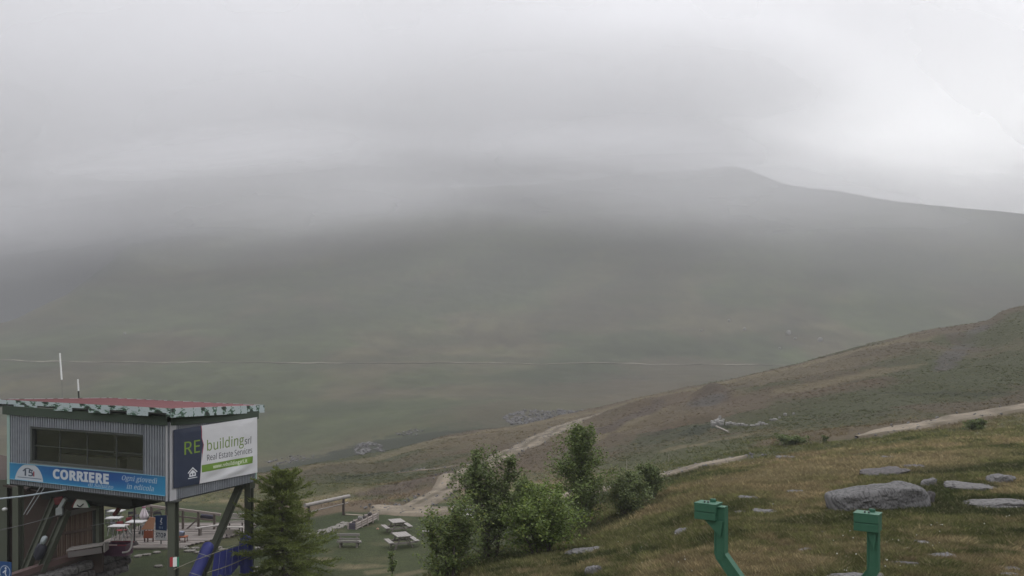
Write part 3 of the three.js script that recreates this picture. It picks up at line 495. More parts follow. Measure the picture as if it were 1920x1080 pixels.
broadleaf('alder_tree', 'dark loose tree with thin open top in front of the gravel track', 'tree', 922, 1050, 838, 60, { seed: 37, mat: DARKLEAF, profile: (y) => (y < 0.3 ? 0.9 : y < 0.8 ? 0.95 - (y - 0.3) * 0.5 : 0.62), branches: 96, leaves: 10500, puff: 0.24, leaf: 0.095, stems: 4, from: 0.06, rise: 0.75, yellow: 0.03 });
broadleaf('leafy_bush', 'light green rounded bush between the two tall dark trees', 'bush', 1018, 1040, 905, 76, { seed: 41, mat: LIMELEAF, profile: (y) => Math.sqrt(Math.max(0.1, 1 - (y * 0.98) ** 2.2)), branches: 100, leaves: 12500, puff: 0.22, leaf: 0.095, stems: 5, from: 0.05, rise: 0.5, yellow: 0.12 });
broadleaf('willow_shrub', 'loose low shrub with wispy twigs, leftmost of the tree group', 'shrub', 840, 1092, 938, 58, { seed: 43, mat: MIDLEAF, profile: (y) => (y < 0.55 ? 0.95 : 0.8 - (y - 0.55)), branches: 84, leaves: 9500, puff: 0.20, leaf: 0.08, stems: 6, from: 0.05, rise: 0.9, yellow: 0.2 });
broadleaf('alder_shrub', 'mid green shrub filling the gap behind the light green bush', 'shrub', 985, 1000, 898, 46, { seed: 45, mat: MIDLEAF, profile: (y) => 0.95 - 0.5 * y, branches: 60, leaves: 8000, puff: 0.26, leaf: 0.10, stems: 5, rise: 0.7 });
broadleaf('willow_shrub', 'grey green shrub right behind the tallest tree beside the gravel track', 'shrub', 1176, 964, 884, 48, { seed: 47, mat: SAGELEAF, profile: (y) => 0.95 - 0.5 * y, branches: 90, leaves: 6800, puff: 0.24, leaf: 0.095, stems: 9, rise: 0.6 });
broadleaf('willow_shrub', 'small dark shrub at the right end of the tree group in front of the gravel', 'shrub', 1222, 936, 868, 36, { seed: 53, mat: DARKLEAF, profile: (y) => 1.1 - 0.85 * y, branches: 70, leaves: 4000, puff: 0.2, leaf: 0.095, stems: 6, rise: 0.6 });
broadleaf('sapling', 'thin sapling standing on the lawn in front of the near picnic table', 'sapling', 737, 1092, 1030, 13, { seed: 59, mat: MIDLEAF, profile: (y) => 0.9 - 0.4 * y, branches: 16, leaves: 900, puff: 0.08, leaf: 0.06, rise: 0.9, from: 0.2 });
broadleaf('juniper_bush', 'dark low bush on the dry grass below the pale track at the right', 'bush', 1826, 808, 791, 21, { seed: 61, mat: DARKLEAF, profile: (y) => 1 - 0.5 * y, branches: 30, leaves: 2600, puff: 0.16, leaf: 0.10, stems: 4, rise: 0.5 });
broadleaf('rush_clump', 'dark green clump of rushes on the green hillside below the white stones', 'rushes', 1484, 834, 818, 30, { seed: 67, mat: DARKLEAF, profile: (y) => 1, branches: 60, leaves: 2600, puff: 0.10, leaf: 0.11, stems: 14, rise: 0.25, lean: 0 });
broadleaf('rush_clump', 'tiny dark tuft just right of the clump of rushes', 'rushes', 1547, 829, 818, 5, { seed: 68, mat: DARKLEAF, profile: (y) => 1, branches: 10, leaves: 420, puff: 0.10, leaf: 0.1, stems: 2, rise: 0.4 });
// young conifer beside the cabin
{
  const p = hit(531, 1090), d = -p.z, H = (1090 - 884) * d / F, W = 88 * d / F, R = rng(71), root = thing('spruce_tree', 'young dark conifer with drooping branches right of the cabin', 'tree', p), wood = [limb(bent(V(0, -0.1, 0), V(-0.1, H, 0), 0, R), 0.075, 10)], pts = [], needles = [];
  const strip = (a, b, w) => { const dir = b.clone().sub(a), s = V(R() - 0.5, (R() - 0.5) * 0.5, R() - 0.5).cross(dir).normalize().multiplyScalar(w), n = dir.clone().cross(s).normalize(); needles.push([a.clone().add(s), a.clone().sub(s), b, n]); };
  for (let i = 0; i < 190; i++) {
    const t = clamp(Math.pow(i / 190, 0.92) + (R() - 0.5) * 0.06), y = lerp(0.06, 0.98, t) * H, ang = i * 2.399 + R() * 0.7, reach = W * (0.10 + 1.05 * Math.pow(1 - t, 0.6)) * (0.4 + 0.85 * R()), rise = (R() - 0.5) * 0.75 + (t > 0.75 ? 0.5 : t > 0.4 ? 0.2 : 0.02);
    const a = V(-0.1 * t, y, 0), b = V(Math.cos(ang) * reach - 0.1 * t, y + reach * rise - 0.05 * reach * reach, Math.sin(ang) * reach), c = bent(a, b, -reach * 0.06, R); wood.push(limb(c, 0.022 * (1 - 0.6 * t), 4));
    const ns = Math.ceil(6 + reach * 12);
    for (let k = 0; k < ns; k++) {
      const u = 0.16 + 0.84 * k / ns, q = c.getPoint(u), tan = c.getTangent(u), side = V(-tan.z, 0, tan.x).multiplyScalar(k % 2 ? 1 : -1), L = (0.10 + 0.30 * reach * (1 - u * 0.7)) * (0.6 + 0.5 * R()), e = q.clone().addScaledVector(tan, L * 0.75).addScaledVector(side, L * 0.8).add(V(0, (R() - 0.45) * 0.22, 0));
      const nn = 8; for (let m = 0; m < nn; m++) { const f = m / nn, o = q.clone().lerp(e, f), w = V(R() - 0.5, R() - 0.25, R() - 0.5).normalize().multiplyScalar(0.12).addScaledVector(tan, 0.05); strip(o, o.clone().add(w), 0.018); }
      strip(q, e, 0.012);
    }
  }
  const pos = [], nor = [], col = []; for (const [a, b, c, n] of needles) { const v = 0.7 + 0.6 * R(); for (const q of [a, b, c]) { pos.push(q.x, q.y, q.z); nor.push(n.x, n.y, n.z); col.push(v, v, v * 0.9); } }
  const g = new THREE.BufferGeometry(); g.setAttribute('position', new THREE.Float32BufferAttribute(pos, 3)); g.setAttribute('normal', new THREE.Float32BufferAttribute(nor, 3)); g.setAttribute('color', new THREE.Float32BufferAttribute(col, 3));
  part('trunk', wood, barkMat, root); part('crown', g, leafMat(0.112, 0.136, 0.037), root);
}
// ---------------------------------------------------------------- lift station cabin on steel columns
const steelGreen = mat(0.058, 0.064, 0.046, 0.7), steelDark = mat(0.022, 0.024, 0.021, 0.75), darkWood = mat(0.040, 0.028, 0.022, 0.9), greyWood = new THREE.MeshStandardMaterial({ color: C(0.27, 0.25, 0.23), map: grainTex(256, (x, y) => 0.55 + 0.3 * fbm(x * 5, y * 70, 3) + 0.15 * noise(x * 20, y * 190)), roughness: 0.95 });
const brownWood = mat(0.115, 0.078, 0.055, 0.9), zinc = mat(0.22, 0.225, 0.22, 0.55, { metalness: 0.3 });
function facade(A, B) {                                       // A, B: [x, d, yBottom, yTop]
  const n = V(B[0] - A[0], 0, -(B[1] - A[1])).normalize(), nor = V(-n.z, 0, n.x);
  const mid = V((A[0] + B[0]) / 2, 0, -(A[1] + B[1]) / 2); if (nor.dot(V(0, 0, 0).sub(mid)) < 0) nor.negate();
  const f = {
    nor, len: Math.hypot(B[0] - A[0], B[1] - A[1]),
    at: (u, v, off = 0) => V(lerp(A[0], B[0], u), lerp(lerp(A[2], A[3], v), lerp(B[2], B[3], v), u), -lerp(A[1], B[1], u)).addScaledVector(nor, off),
    uOf: (px) => { const k = (px - CX) / F; return (k * A[1] - A[0]) / ((B[0] - A[0]) - k * (B[1] - A[1])); },
    uv: (px, py) => { const u = f.uOf(px), d = lerp(A[1], B[1], u), y = EYE - (py - HY) * d / F, yb = lerp(A[2], B[2], u), yt = lerp(A[3], B[3], u); return [u, (y - yb) / (yt - yb)]; },
    px: (px, py, off = 0) => { const [u, v] = f.uv(px, py); return f.at(u, v, off); },
  };
  return f;
}
const corner = (px, d, pyTop, pyBot) => [(px - CX) * d / F, d, EYE - (pyBot - HY) * d / F, EYE - (pyTop - HY) * d / F];
const cN = corner(316, 28, 791, 939), cL = corner(17, 30.6, 771, 906), cR = corner(478.5, 33.5, 780, 902), cB = cN.map((v, i) => cL[i] + cR[i] - v);
const left = facade(cL, cN), right = facade(cN, cR), backL = facade(cB, cR), backR = facade(cL, cB);
// corrugated sheet over u0..u1, v0..v1 of a facade
function corrugated(f, u0, u1, v0, v1, pitch = 0.118, depth = 0.055) {
  const us = [], n = Math.round(f.len / pitch);
  for (let i = 0; i <= n; i++) for (const [a, o] of [[0, 0], [0.38, 0], [0.5, 1], [0.88, 1]]) { const u = (i + a) / n; if (u > u0 && u < u1) us.push([u, o]); }
  us.unshift([u0, 0]); us.push([u1, 0]);
  const pos = [], uv = [], idx = []; us.forEach(([u, o], i) => { for (const v of [v0, v1]) { const p = f.at(u, v, o * depth); pos.push(p.x, p.y, p.z); uv.push(u * f.len / 2, p.y / 2); } if (i) idx.push(i * 2 - 2, i * 2, i * 2 - 1, i * 2, i * 2 + 1, i * 2 - 1); });
  const g = new THREE.BufferGeometry(); g.setAttribute('position', new THREE.Float32BufferAttribute(pos, 3)); g.setAttribute('uv', new THREE.Float32BufferAttribute(uv, 2)); g.setIndex(idx); const h = g.toNonIndexed(); h.computeVertexNormals(); return h;
}
// a board whose front face has the corners a (lower left), b (lower right), c (upper right), d (upper left), t thick behind the face
function board(a, b, c, d, n, t) {
  const F4 = [a, b, c, d], K = F4.map((p) => p.clone().addScaledVector(n, -t)), pos = [], uv = [], quad = (p, q, r, s, u) => { for (const [w, k] of [[p, 0], [q, 1], [r, 2], [p, 0], [r, 2], [s, 3]]) { pos.push(w.x, w.y, w.z); uv.push(...u[k]); } };
  const full = [[0, 0], [1, 0], [1, 1], [0, 1]], edge = [[0.01, 0.01], [0.02, 0.01], [0.02, 0.02], [0.01, 0.02]];
  quad(a, b, c, d, full); quad(K[1], K[0], K[3], K[2], edge); quad(K[0], K[1], b, a, edge); quad(d, c, K[2], K[3], edge); quad(K[0], a, d, K[3], edge); quad(b, K[1], K[2], c, edge);
  const g = new THREE.BufferGeometry(); g.setAttribute('position', new THREE.Float32BufferAttribute(pos, 3)); g.setAttribute('uv', new THREE.Float32BufferAttribute(uv, 2)); g.computeVertexNormals(); return g;
}
const strip = (f, u0, v0, u1, v1, off, t) => board(f.at(u0, v0, off), f.at(u1, v0, off), f.at(u1, v1, off), f.at(u0, v1, off), f.nor, t);
{
  const base = V(cN[0], 0, -cN[1]), cabin = thing('lift_cabin', 'raised lift station cabin of grey corrugated sheet with a red roof', 'cabin', base);
  const add = (name, geo, m, parent = cabin) => { const g = Array.isArray(geo) ? join(geo) : geo; if (parent === cabin || parent.parent === cabin) g.translate(-base.x, -base.y, -base.z); return part(name, g, m, parent); };
  const sheet = new THREE.MeshStandardMaterial({ color: C(0.235, 0.25, 0.275), map: grainTex(256, (x, y) => 0.72 + 0.28 * fbm(x * 6, y * 10, 4)), roughness: 0.5, metalness: 0.25, side: THREE.DoubleSide });
  const w0 = left.uv(57, 800), w1 = left.uv(270, 814), wb = left.uv(165, 878); const WU = [w0[0], w1[0]], WV = [wb[1], (w0[1] + w1[1]) / 2];
  add('wall', [corrugated(left, 0, WU[0], 0, 1), corrugated(left, WU[1], 1, 0, 1), corrugated(left, WU[0], WU[1], 0, WV[0]), corrugated(left, WU[0], WU[1], WV[1], 1)], sheet);
  add('wall', corrugated(right, 0, 1, 0, 1), sheet);
  add('wall', [strip(backL, 0, 0, 1, 1, 0, 0.06)], sheet); add('wall', [strip(backR, 0, 0, 1, 1, 0, 0.06)], sheet);
  const P = (c, k) => V(c[0], c[k], -c[1]);
  add('floor', board(P(cL, 2), P(cN, 2), P(cR, 2), P(cB, 2), V(0, 1, 0), 0.12).translate(0, 0.06, 0), steelDark);
  add('floor_beam', [strip(left, 0.01, 0.03, 0.99, 0.09, -0.12, 0.1), strip(right, 0.01, 0.03, 0.99, 0.09, -0.12, 0.1)].map((g) => g.translate(0, -0.14, 0)), steelDark);
  // window: dark frame, four sashes of two panes
  const frameM = mat(0.045, 0.05, 0.045, 0.6), glass = new THREE.MeshPhysicalMaterial({ color: C(0.80, 0.84, 0.86), transmission: 1, thickness: 0, roughness: 0.03, ior: 1.6 });
  const fr = [], inset = -0.10, du = 0.05 / left.len, dv = 0.03;
  fr.push(strip(left, WU[0], WV[1] - dv, WU[1], WV[1], 0.01, 0.16), strip(left, WU[0], WV[0], WU[1], WV[0] + dv, 0.03, 0.18), strip(left, WU[0], WV[0] + dv, WU[0] + du * 1.8, WV[1] - dv, 0.01, 0.16), strip(left, WU[1] - du, WV[0] + dv, WU[1], WV[1] - dv, 0.01, 0.16));
  const win = add('window', fr, frameM), in0 = WU[0] + du * 1.8, in1 = WU[1] - du, cuts = [0, 0.245, 0.495, 0.755, 1].map((t) => lerp(in0, in1, t)), vm = lerp(WV[0] + dv, WV[1] - dv, 0.47);
  const post = (u) => strip(left, u - 0.012 / left.len, WV[0] + dv, u + 0.012 / left.len, WV[1] - dv, inset + 0.02, 0.03);
  for (const u of cuts.slice(1, 4)) add('mullion', post(u), mat(0.05, 0.055, 0.052, 0.5), win);
  for (let i = 0; i < 4; i++) { const e = 0.014 / left.len; add('transom', strip(left, cuts[i] + e, vm - 0.004, cuts[i + 1] - e, vm + 0.004, inset + 0.012, 0.02), frameM, win); for (const [a, b] of [[WV[0] + dv, vm - 0.005], [vm + 0.005, WV[1] - dv]]) add('pane', strip(left, cuts[i] + e, a, cuts[i + 1] - e, b, inset, 0.004), glass, win); }
  add('window_sill', strip(left, WU[0] - du, WV[0] - 0.035, WU[1] + du, WV[0] - 0.004, 0.075, 0.10), mat(0.12, 0.13, 0.115, 0.7));
  // inside: console and dark lining
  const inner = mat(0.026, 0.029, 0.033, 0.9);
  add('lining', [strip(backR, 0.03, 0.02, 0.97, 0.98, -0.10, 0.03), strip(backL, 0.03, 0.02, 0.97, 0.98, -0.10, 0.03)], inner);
  add('control_console', [strip(left, 0.22, 0.05, 0.62, 0.42, -0.7, 0.5), strip(left, 0.655, 0.05, 0.76, 0.46, -0.75, 0.4)], mat(0.040, 0.040, 0.030, 0.7));
  // trim
  const trim = mat(0.30, 0.30, 0.31, 0.6), mint = mat(0.22, 0.30, 0.27, 0.7), green = mat(0.030, 0.044, 0.030, 0.8);
  add('corner_trim', [strip(right, 0, -0.02, right.uOf(328), 0.985, 0.065, 0.02), strip(left, left.uOf(313), -0.02, 1.0, 0.985, 0.065, 0.02)], trim);
  add('corner_trim', strip(left, -0.004, -0.01, left.uOf(21), 0.985, 0.065, 0.02), mint); add('corner_trim', strip(right, right.uOf(476.5), -0.01, 1.004, 0.99, 0.065, 0.02), mint);
  add('top_trim', [strip(left, -0.03, 0.955, 1.002, 1.075, 0.10, 0.04), strip(right, 0.006, 0.955, 1.02, 1.075, 0.10, 0.04)], green);
  // roof
  const rp = (px, py, d) => at(px, py, d), rN = rp(320, 766, 27.5), rL = rp(-14, 748.5, 31.0), rR = rp(495, 759.5, 34.2), rF = rL.clone().add(rR).sub(rN), up = V(0, 1, 0);
  const rust = new THREE.MeshStandardMaterial({ color: C(0.165, 0.062, 0.064), map: grainTex(256, (x, y) => 0.6 + 0.4 * fbm(x * 12, y * 12, 4)), roughness: 0.8 });
  const roof = add('roof', board(rL, rN, rR, rF, up, 0.10).translate(0, -0.012, 0), rust);
  { const seams = []; for (let i = 1; i < 16; i++) { const a = rL.clone().lerp(rN, i / 16), b = rF.clone().lerp(rR, i / 16); seams.push(bar(a.setY(a.y - 0.004), b.setY(b.y - 0.004), 0.03, 0.022)); } add('roof_seam', seams, rust, roof); }
  const peel = canvasTex(512, 128, (g, w, h) => {
    const im = g.createImageData(w, h); for (let y = 0; y < h; y++) for (let x = 0; x < w; x++) { const a = fbm(x * 0.022, y * 0.022 + 4, 4), b = fbm(x * 0.09 + 50, y * 0.09, 3), c = smooth(0.50, 0.58, a + (b - 0.5) * 0.4), d = smooth(0.62, 0.70, a + (b - 0.5) * 0.5), s = noise(x * 0.7, y * 0.7) * 12, o = (y * w + x) * 4; im.data[o] = lerp(lerp(176, 70, c), 38, d) + s; im.data[o + 1] = lerp(lerp(188, 104, c), 46, d) + s; im.data[o + 2] = lerp(lerp(190, 82, c), 40, d) + s; im.data[o + 3] = 255; } g.putImageData(im, 0, 0);
  });
  const peelM = new THREE.MeshStandardMaterial({ map: peel, color: C(0.78, 0.8, 0.8), roughness: 0.85 });
  const edge = (a, b, t0, t1, y0, y1, off, thick = 0.03) => { const p = a.clone().lerp(b, t0), q = a.clone().lerp(b, t1), dir = b.clone().sub(a).setY(0).normalize(), n = V(-dir.z, 0, dir.x); if (n.dot(p) > 0) n.negate(); const f = (v, y) => v.clone().addScaledVector(n, off).setY(v.y + y), g = board(f(p, y0), f(q, y0), f(q, y1), f(p, y1), n, thick), U = g.attributes.uv, L = b.distanceTo(a); for (let i = 0; i < U.count; i++) U.setXY(i, lerp(t0, t1, U.getX(i)) * L / 3.4 + y0, 0.1 + U.getY(i) * 0.6); return g; };
  const fas = [edge(rL, rN, 0, 1, -0.16, 0.004, 0.02), edge(rN, rR, 0, 1, -0.315, 0.004, 0.02)];
  add('fascia_board', fas[0], peelM); add('fascia_board', fas[1], peelM); add('fascia_board', edge(rR, rF, 0, 1, -0.30, 0.003, 0.0), peelM); add('fascia_board', edge(rF, rL, 0, 1, -0.3, 0.003, 0.0), peelM);
  for (const [x0, x1] of [[-14, -2], [27, 70], [101, 136], [167, 206], [239, 279], [313, 320]]) { const u = (x) => { const k = (x - CX) / F, A = rL, B = rN; return (k * -A.z - A.x) / ((B.x - A.x) - k * (-(B.z) + A.z)); }; add('fascia_board', edge(rL, rN, u(x0), u(x1), -0.30, -0.162, 0.026), peelM); }
  add('soffit', board(rL, rN, rR, rF, up, 0.05).translate(0, -0.17, 0), steelDark);
  add('gear_housing', [strip(left, 0.06, -0.26, 0.64, -0.02, -1.0, 1.6), strip(left, 0.2, -0.16, 0.72, -0.02, -0.5, 0.5)], steelDark);
  // columns and braces
  const yG = (p) => height(p.x, p.z) - 0.3, side = left.nor;
  const col = (p, yTop, w = 0.27) => { const a = V(p.x, yG(p), p.z), b = V(p.x, yTop, p.z); return ibeam(a, b, w, w, V(right.nor.x, 0, right.nor.z)); };
  const pN = at(325, 937, 28.15), pR = at(467, 905, 33.2), pL = at(34, 908, 30.45), pLL = at(13, 905, 32.0);
  add('column', col(pN, 4.15), steelGreen); add('column', col(pR, 4.03), steelGreen); add('column', col(pL, 4.30), steelGreen); add('column', col(pLL, 4.35, 0.34), steelGreen);
  { const a = at(452, 906, 32.9), b = at(352, 1140, 30.6); add('brace', ibeam(b, a, 0.24, 0.24, V(right.nor.x, 0, right.nor.z)), steelGreen); }
  { const a = at(449, 903, 33.0), b = at(482, 900, 33.6); add('bracket', [bar(a, b, 0.34, 0.05), bar(at(455, 911, 33.1), at(476, 909, 33.4), 0.24, 0.24)], steelGreen); }
  add('bracket', [box(0.42, 0.05, 0.42, pN.x, 4.13, pN.z), bar(at(314, 941, 28.1), at(318, 966, 28.1), 0.03, 0.18)], steelDark);
  add('brace', ibeam(at(46, 1074, 30.0), at(104, 936, 30.6), 0.22, 0.26, side), steelGreen); add('brace', ibeam(at(76, 1072, 29.9), at(126, 956, 30.4), 0.22, 0.26, side), steelGreen);
  // patches of the flag on the near column
  const flagF = (x0, x1, c) => { const f = V(0, 0, 1); return part('flag_sticker', board(at(x0, 1063, 27.97), at(x1, 1062, 27.97), at(x1, 1044, 27.97), at(x0, 1045.5, 27.97), f, 0.006).translate(-base.x, 0, -base.z), c, cabin); };
  flagF(318.5, 324, mat(0.32, 0.03, 0.035)); flagF(324.2, 331.5, mat(0.62, 0.62, 0.6)); flagF(331.7, 335.5, mat(0.02, 0.17, 0.09));
}
// ---------------------------------------------------------------- the two printed banners
const serifI = (g, px) => { g.font = 'italic ' + px + 'px serif'; };
{
  const tex = canvasTex(1024, 128, (g, w, h) => {
    const gr = (x, y, ww, hh, c) => { g.fillStyle = c; g.fillRect(x, y, ww, hh); };
    const lg = g.createLinearGradient(0, 0, w, h * 0.6); lg.addColorStop(0, '#3f9fd0'); lg.addColorStop(0.2, '#2b7fbe'); lg.addColorStop(0.55, '#1f4f9c'); lg.addColorStop(0.75, '#2a6ab2'); lg.addColorStop(1, '#3aa0cf'); g.fillStyle = lg; g.fillRect(0, 0, w, h);
    const l2 = g.createLinearGradient(0, h * 0.45, 0, h); l2.addColorStop(0, 'rgba(60,170,215,0)'); l2.addColorStop(1, 'rgba(60,170,215,0.85)'); g.fillStyle = l2; g.fillRect(0, 0, w, h);
    g.fillStyle = '#e3e6ea'; g.beginPath(); g.moveTo(36, h); g.bezierCurveTo(52, 40, 90, -6, 150, -4); g.bezierCurveTo(205, 0, 232, 70, 236, h); g.closePath(); g.fill();
    g.strokeStyle = '#54606e'; g.lineWidth = 7; g.beginPath(); g.arc(128, 62, 30, Math.PI * 1.05, Math.PI * 1.95); g.stroke(); g.fillStyle = '#4a566a'; g.font = 'bold 74px sans-serif'; g.fillText('1', 88, 92); g.fillText('5', 130, 92); g.fillStyle = '#b04a55'; g.fillRect(166, 52, 9, 40); g.fillStyle = '#7a8795'; g.fillRect(56, 104, 168, 6);
    g.fillStyle = '#f2f4f6'; g.save(); g.font = 'bold 96px sans-serif'; g.scale(376 / g.measureText('CORRIERE').width, 1); g.strokeStyle = '#f2f4f6'; g.lineWidth = 5; g.fillText('CORRIERE', 300 / (376 / g.measureText('CORRIERE').width), 90); g.strokeText('CORRIERE', 300 / (376 / g.measureText('CORRIERE').width), 90); g.restore();
    g.fillStyle = '#dfe9f0'; serifI(g, 34); g.fillText('di Saluzzo', 536, 120); serifI(g, 46); const fitS = (s, x, y, wd) => { g.save(); g.translate(x, y); g.scale(wd / g.measureText(s).width, 1); g.fillText(s, 0, 0); g.restore(); }; fitS('Ogni giovedì', 752, 52, 222); fitS('in edicola', 784, 106, 172);
  });
  const f = left, a = f.px(22, 897, 0.085), b = f.px(313, 929, 0.085), c = f.px(313, 893, 0.085), d = f.px(22, 867, 0.085);
  const t = thing('newspaper_banner', 'long blue sign with white lettering under the cabin window', 'sign', V(0, 0, 0)); const mid = a.clone().add(c).multiplyScalar(0.5); t.position.copy(mid);
  part('sign_panel', board(a, b, c, d, f.nor, 0.02).translate(-mid.x, -mid.y, -mid.z), new THREE.MeshStandardMaterial({ map: tex, color: C(0.42, 0.44, 0.46), roughness: 0.55 }), t);
  const e = [[a, b], [d, c]].map(([p, q]) => bar(p.clone().addScaledVector(f.nor, 0.006), q.clone().addScaledVector(f.nor, 0.006), 0.025, 0.025, f.nor)); part('frame', join(e).translate(-mid.x, -mid.y, -mid.z), mat(0.12, 0.26, 0.36, 0.5), t);
}
{
  const tex = canvasTex(1024, 700, (g, w, h) => {
    g.fillStyle = '#dcdcde'; g.fillRect(0, 0, w, h); g.fillStyle = '#27324a'; g.fillRect(0, 0, 300, h);
    g.strokeStyle = '#8d2744'; g.lineWidth = 9; g.beginPath(); g.moveTo(300, 0); g.lineTo(300, 150); g.lineTo(322, 235); g.lineTo(308, 330); g.lineTo(282, h); g.stroke(); g.fillStyle = '#27324a'; g.beginPath(); g.moveTo(296, 140); g.lineTo(318, 235); g.lineTo(300, 335); g.closePath(); g.fill();
    g.fillStyle = '#dcdcde'; g.beginPath(); g.moveTo(300, 340); g.lineTo(306, 340); g.lineTo(306, h); g.lineTo(280, h); g.closePath(); g.fill();
    const fit = (s, x, y, size, width, col, weight = '') => { g.save(); g.font = weight + size + 'px sans-serif'; g.fillStyle = col; const k = width / g.measureText(s).width; g.translate(x, y); g.scale(k, 1); g.fillText(s, 0, 0); g.restore(); };
    fit('RE', 92, 318, 215, 200, '#7d9c2e'); fit('building', 352, 318, 175, 480, '#6f8c2b'); fit('srl', 838, 318, 120, 100, '#2d3038'); fit('Real Estate Services', 356, 438, 100, 592, '#2d3038');
    g.fillStyle = '#6e9230'; g.fillRect(300, 480, 650, 88); fit('www.rebuildingsrl.it', 430, 546, 64, 440, '#dfe6cf', 'bold ');
    g.strokeStyle = '#e4e6ea'; g.lineWidth = 12; g.beginPath(); g.moveTo(150, 550); g.lineTo(200, 492); g.lineTo(250, 550); g.stroke(); g.fillStyle = '#e4e6ea'; g.beginPath(); g.moveTo(164, 555); g.lineTo(200, 515); g.lineTo(236, 555); g.lineTo(236, 596); g.lineTo(164, 596); g.closePath(); g.fill(); g.fillStyle = '#27324a'; g.fillRect(178, 560, 16, 20); g.fillRect(206, 560, 16, 20); g.fillStyle = '#e4e6ea'; g.fillRect(150, 608, 100, 9);
  });
  const f = right, A = f.px(320.5, 916, 0.09), B = f.px(478.5, 886, 0.09), Cc = f.px(478, 782, 0.09), D = f.px(320.4, 806, 0.09), nu = 60, nv = 40, pos = [], uv = [], idx = [], c = A.clone().add(Cc).multiplyScalar(0.5), R = rng(8);
  for (let j = 0; j <= nv; j++) for (let i = 0; i <= nu; i++) {
    const u = i / nu, v = j / nv, p = A.clone().lerp(B, u).lerp(D.clone().lerp(Cc, u), v), in0 = Math.min(1, u * 12, (1 - u) * 12, v * 12, (1 - v) * 12);
    const fold = 0.030 * Math.sin((u * 9 - v * 14) * 1.5 + 2 * noise(u * 4, v * 4)) * smooth(0.5, 0.0, v) * smooth(0.2, 0.6, u) + 0.035 * (fbm(u * 5 + 2, v * 4, 3) - 0.5);
    p.addScaledVector(f.nor, 0.012 + fold * in0 + 0.02 * in0).sub(c); pos.push(p.x, p.y, p.z); uv.push(u, v);
    if (i < nu && j < nv) { const a = j * (nu + 1) + i; idx.push(a, a + 1, a + nu + 1, a + 1, a + nu + 2, a + nu + 1); }
  }
  const g = new THREE.BufferGeometry(); g.setAttribute('position', new THREE.Float32BufferAttribute(pos, 3)); g.setAttribute('uv', new THREE.Float32BufferAttribute(uv, 2)); g.setIndex(idx); g.computeVertexNormals();
  const m = single('cloth_banner', g, new THREE.MeshStandardMaterial({ map: tex, color: C(0.66, 0.66, 0.66), roughness: 0.6, side: THREE.DoubleSide }), 'white and navy cloth banner with green lettering on the cabin side wall', 'banner'); m.position.copy(c);
}
// antennas behind the roof
{
  const a = at(148, 742, 36.5), t = thing('antenna_pole', 'short white rod aerial standing on the cabin roof', 'antenna', V(a.x, a.y - 0.15, a.z)), s = 36.5 / F;
  part('radome', rod(V(-0.02, 0.15 + 9 * s, 0), V(-0.05, 0.15 + 31 * s, 0), 0.034, 0.032, 10), mat(0.55, 0.58, 0.56, 0.5), t); part('mast', rod(V(0, -0.1, 0), V(-0.02, 0.15 + 9 * s, 0), 0.035), steelDark, t);
  const b = at(117, 746, 37), u = thing('antenna_pole', 'tall white rod aerial left of the short one on the cabin roof', 'antenna', V(b.x, b.y - 0.2, b.z)), r = 37 / F;
  part('radome', rod(V(-0.03, 0.2 + 34 * r, 0), V(-0.12, 0.2 + 84 * r, 0), 0.036, 0.034, 10), mat(0.62, 0.64, 0.62, 0.5), u); part('mast', rod(V(0, -0.1, 0), V(-0.03, 0.2 + 34 * r, 0), 0.011), mat(0.16, 0.16, 0.155, 0.7), u);
}
// ---------------------------------------------------------------- under the cabin
const shift = (g, p) => g.translate(-p.x, -p.y, -p.z);
const foot = (px, py, from) => hit(px, py, from);
{
  // dark timber machine house behind the cabin's left columns, its right part clad with slats
  const f = facade(corner(-140, 33.2, 880, 1090), corner(192, 30.9, 944, 1042)), o = f.at(0.5, 0), root = thing('machine_house', 'dark timber machine room under the left end of the cabin', 'shed', V(o.x, 0, o.z));
  const g0 = (g) => g.translate(-o.x, 0, -o.z), u0 = f.uOf(108), y0 = height(o.x, o.z);
  part('wall', g0(join([board(f.at(0, -0.3), f.at(1, -0.3), f.at(1, 1), f.at(0, 1), f.nor, 0.08), bar(f.at(0, 0.5, -2.5), f.at(0.45, 0.5, -2.5), 0.1, 3)])), darkWood, root);
  part('roof', g0(board(f.at(-0.02, 1.02, 0.25), f.at(0.62, 1.02, 0.25), f.at(0.45, 1.1, -2.7), f.at(-0.02, 1.1, -2.7), V(0, 1, 0), 0.08)), darkWood, root);
  part('top_rail', g0(bar(f.px(118, 966, 0.08), f.px(192, 948, 0.08), 0.14, 0.2)), mat(0.11, 0.10, 0.09), root);
  part('mid_rail', g0(bar(f.px(118, 1000, 0.07), f.px(188, 988, 0.07), 0.05, 0.1)), mat(0.075, 0.055, 0.045), root);
  const slatM = [mat(0.135, 0.095, 0.07, 0.9), mat(0.115, 0.078, 0.058, 0.9), mat(0.155, 0.115, 0.088, 0.9)];
  for (let i = 0; i < 22; i++) { const x = lerp(110, 178, i / 21), yT = lerp(969, 952, i / 21), yB = lerp(1044, 1026, i / 21), a = f.px(x, yB, 0.03), b = f.px(x, yT, 0.03); part('slat', g0(bar(a, b, 0.042, 0.03, f.nor)), slatM[i % 3], root); }
  part('post', g0(bar(f.px(189, 1030, 0.1), f.px(189, 948, 0.1), 0.16, 0.16, f.nor)), steelGreen, root); part('post', g0(bar(f.px(180, 1030, 0.06), f.px(180, 948, 0.06), 0.12, 0.12, f.nor)), steelDark, root);
}
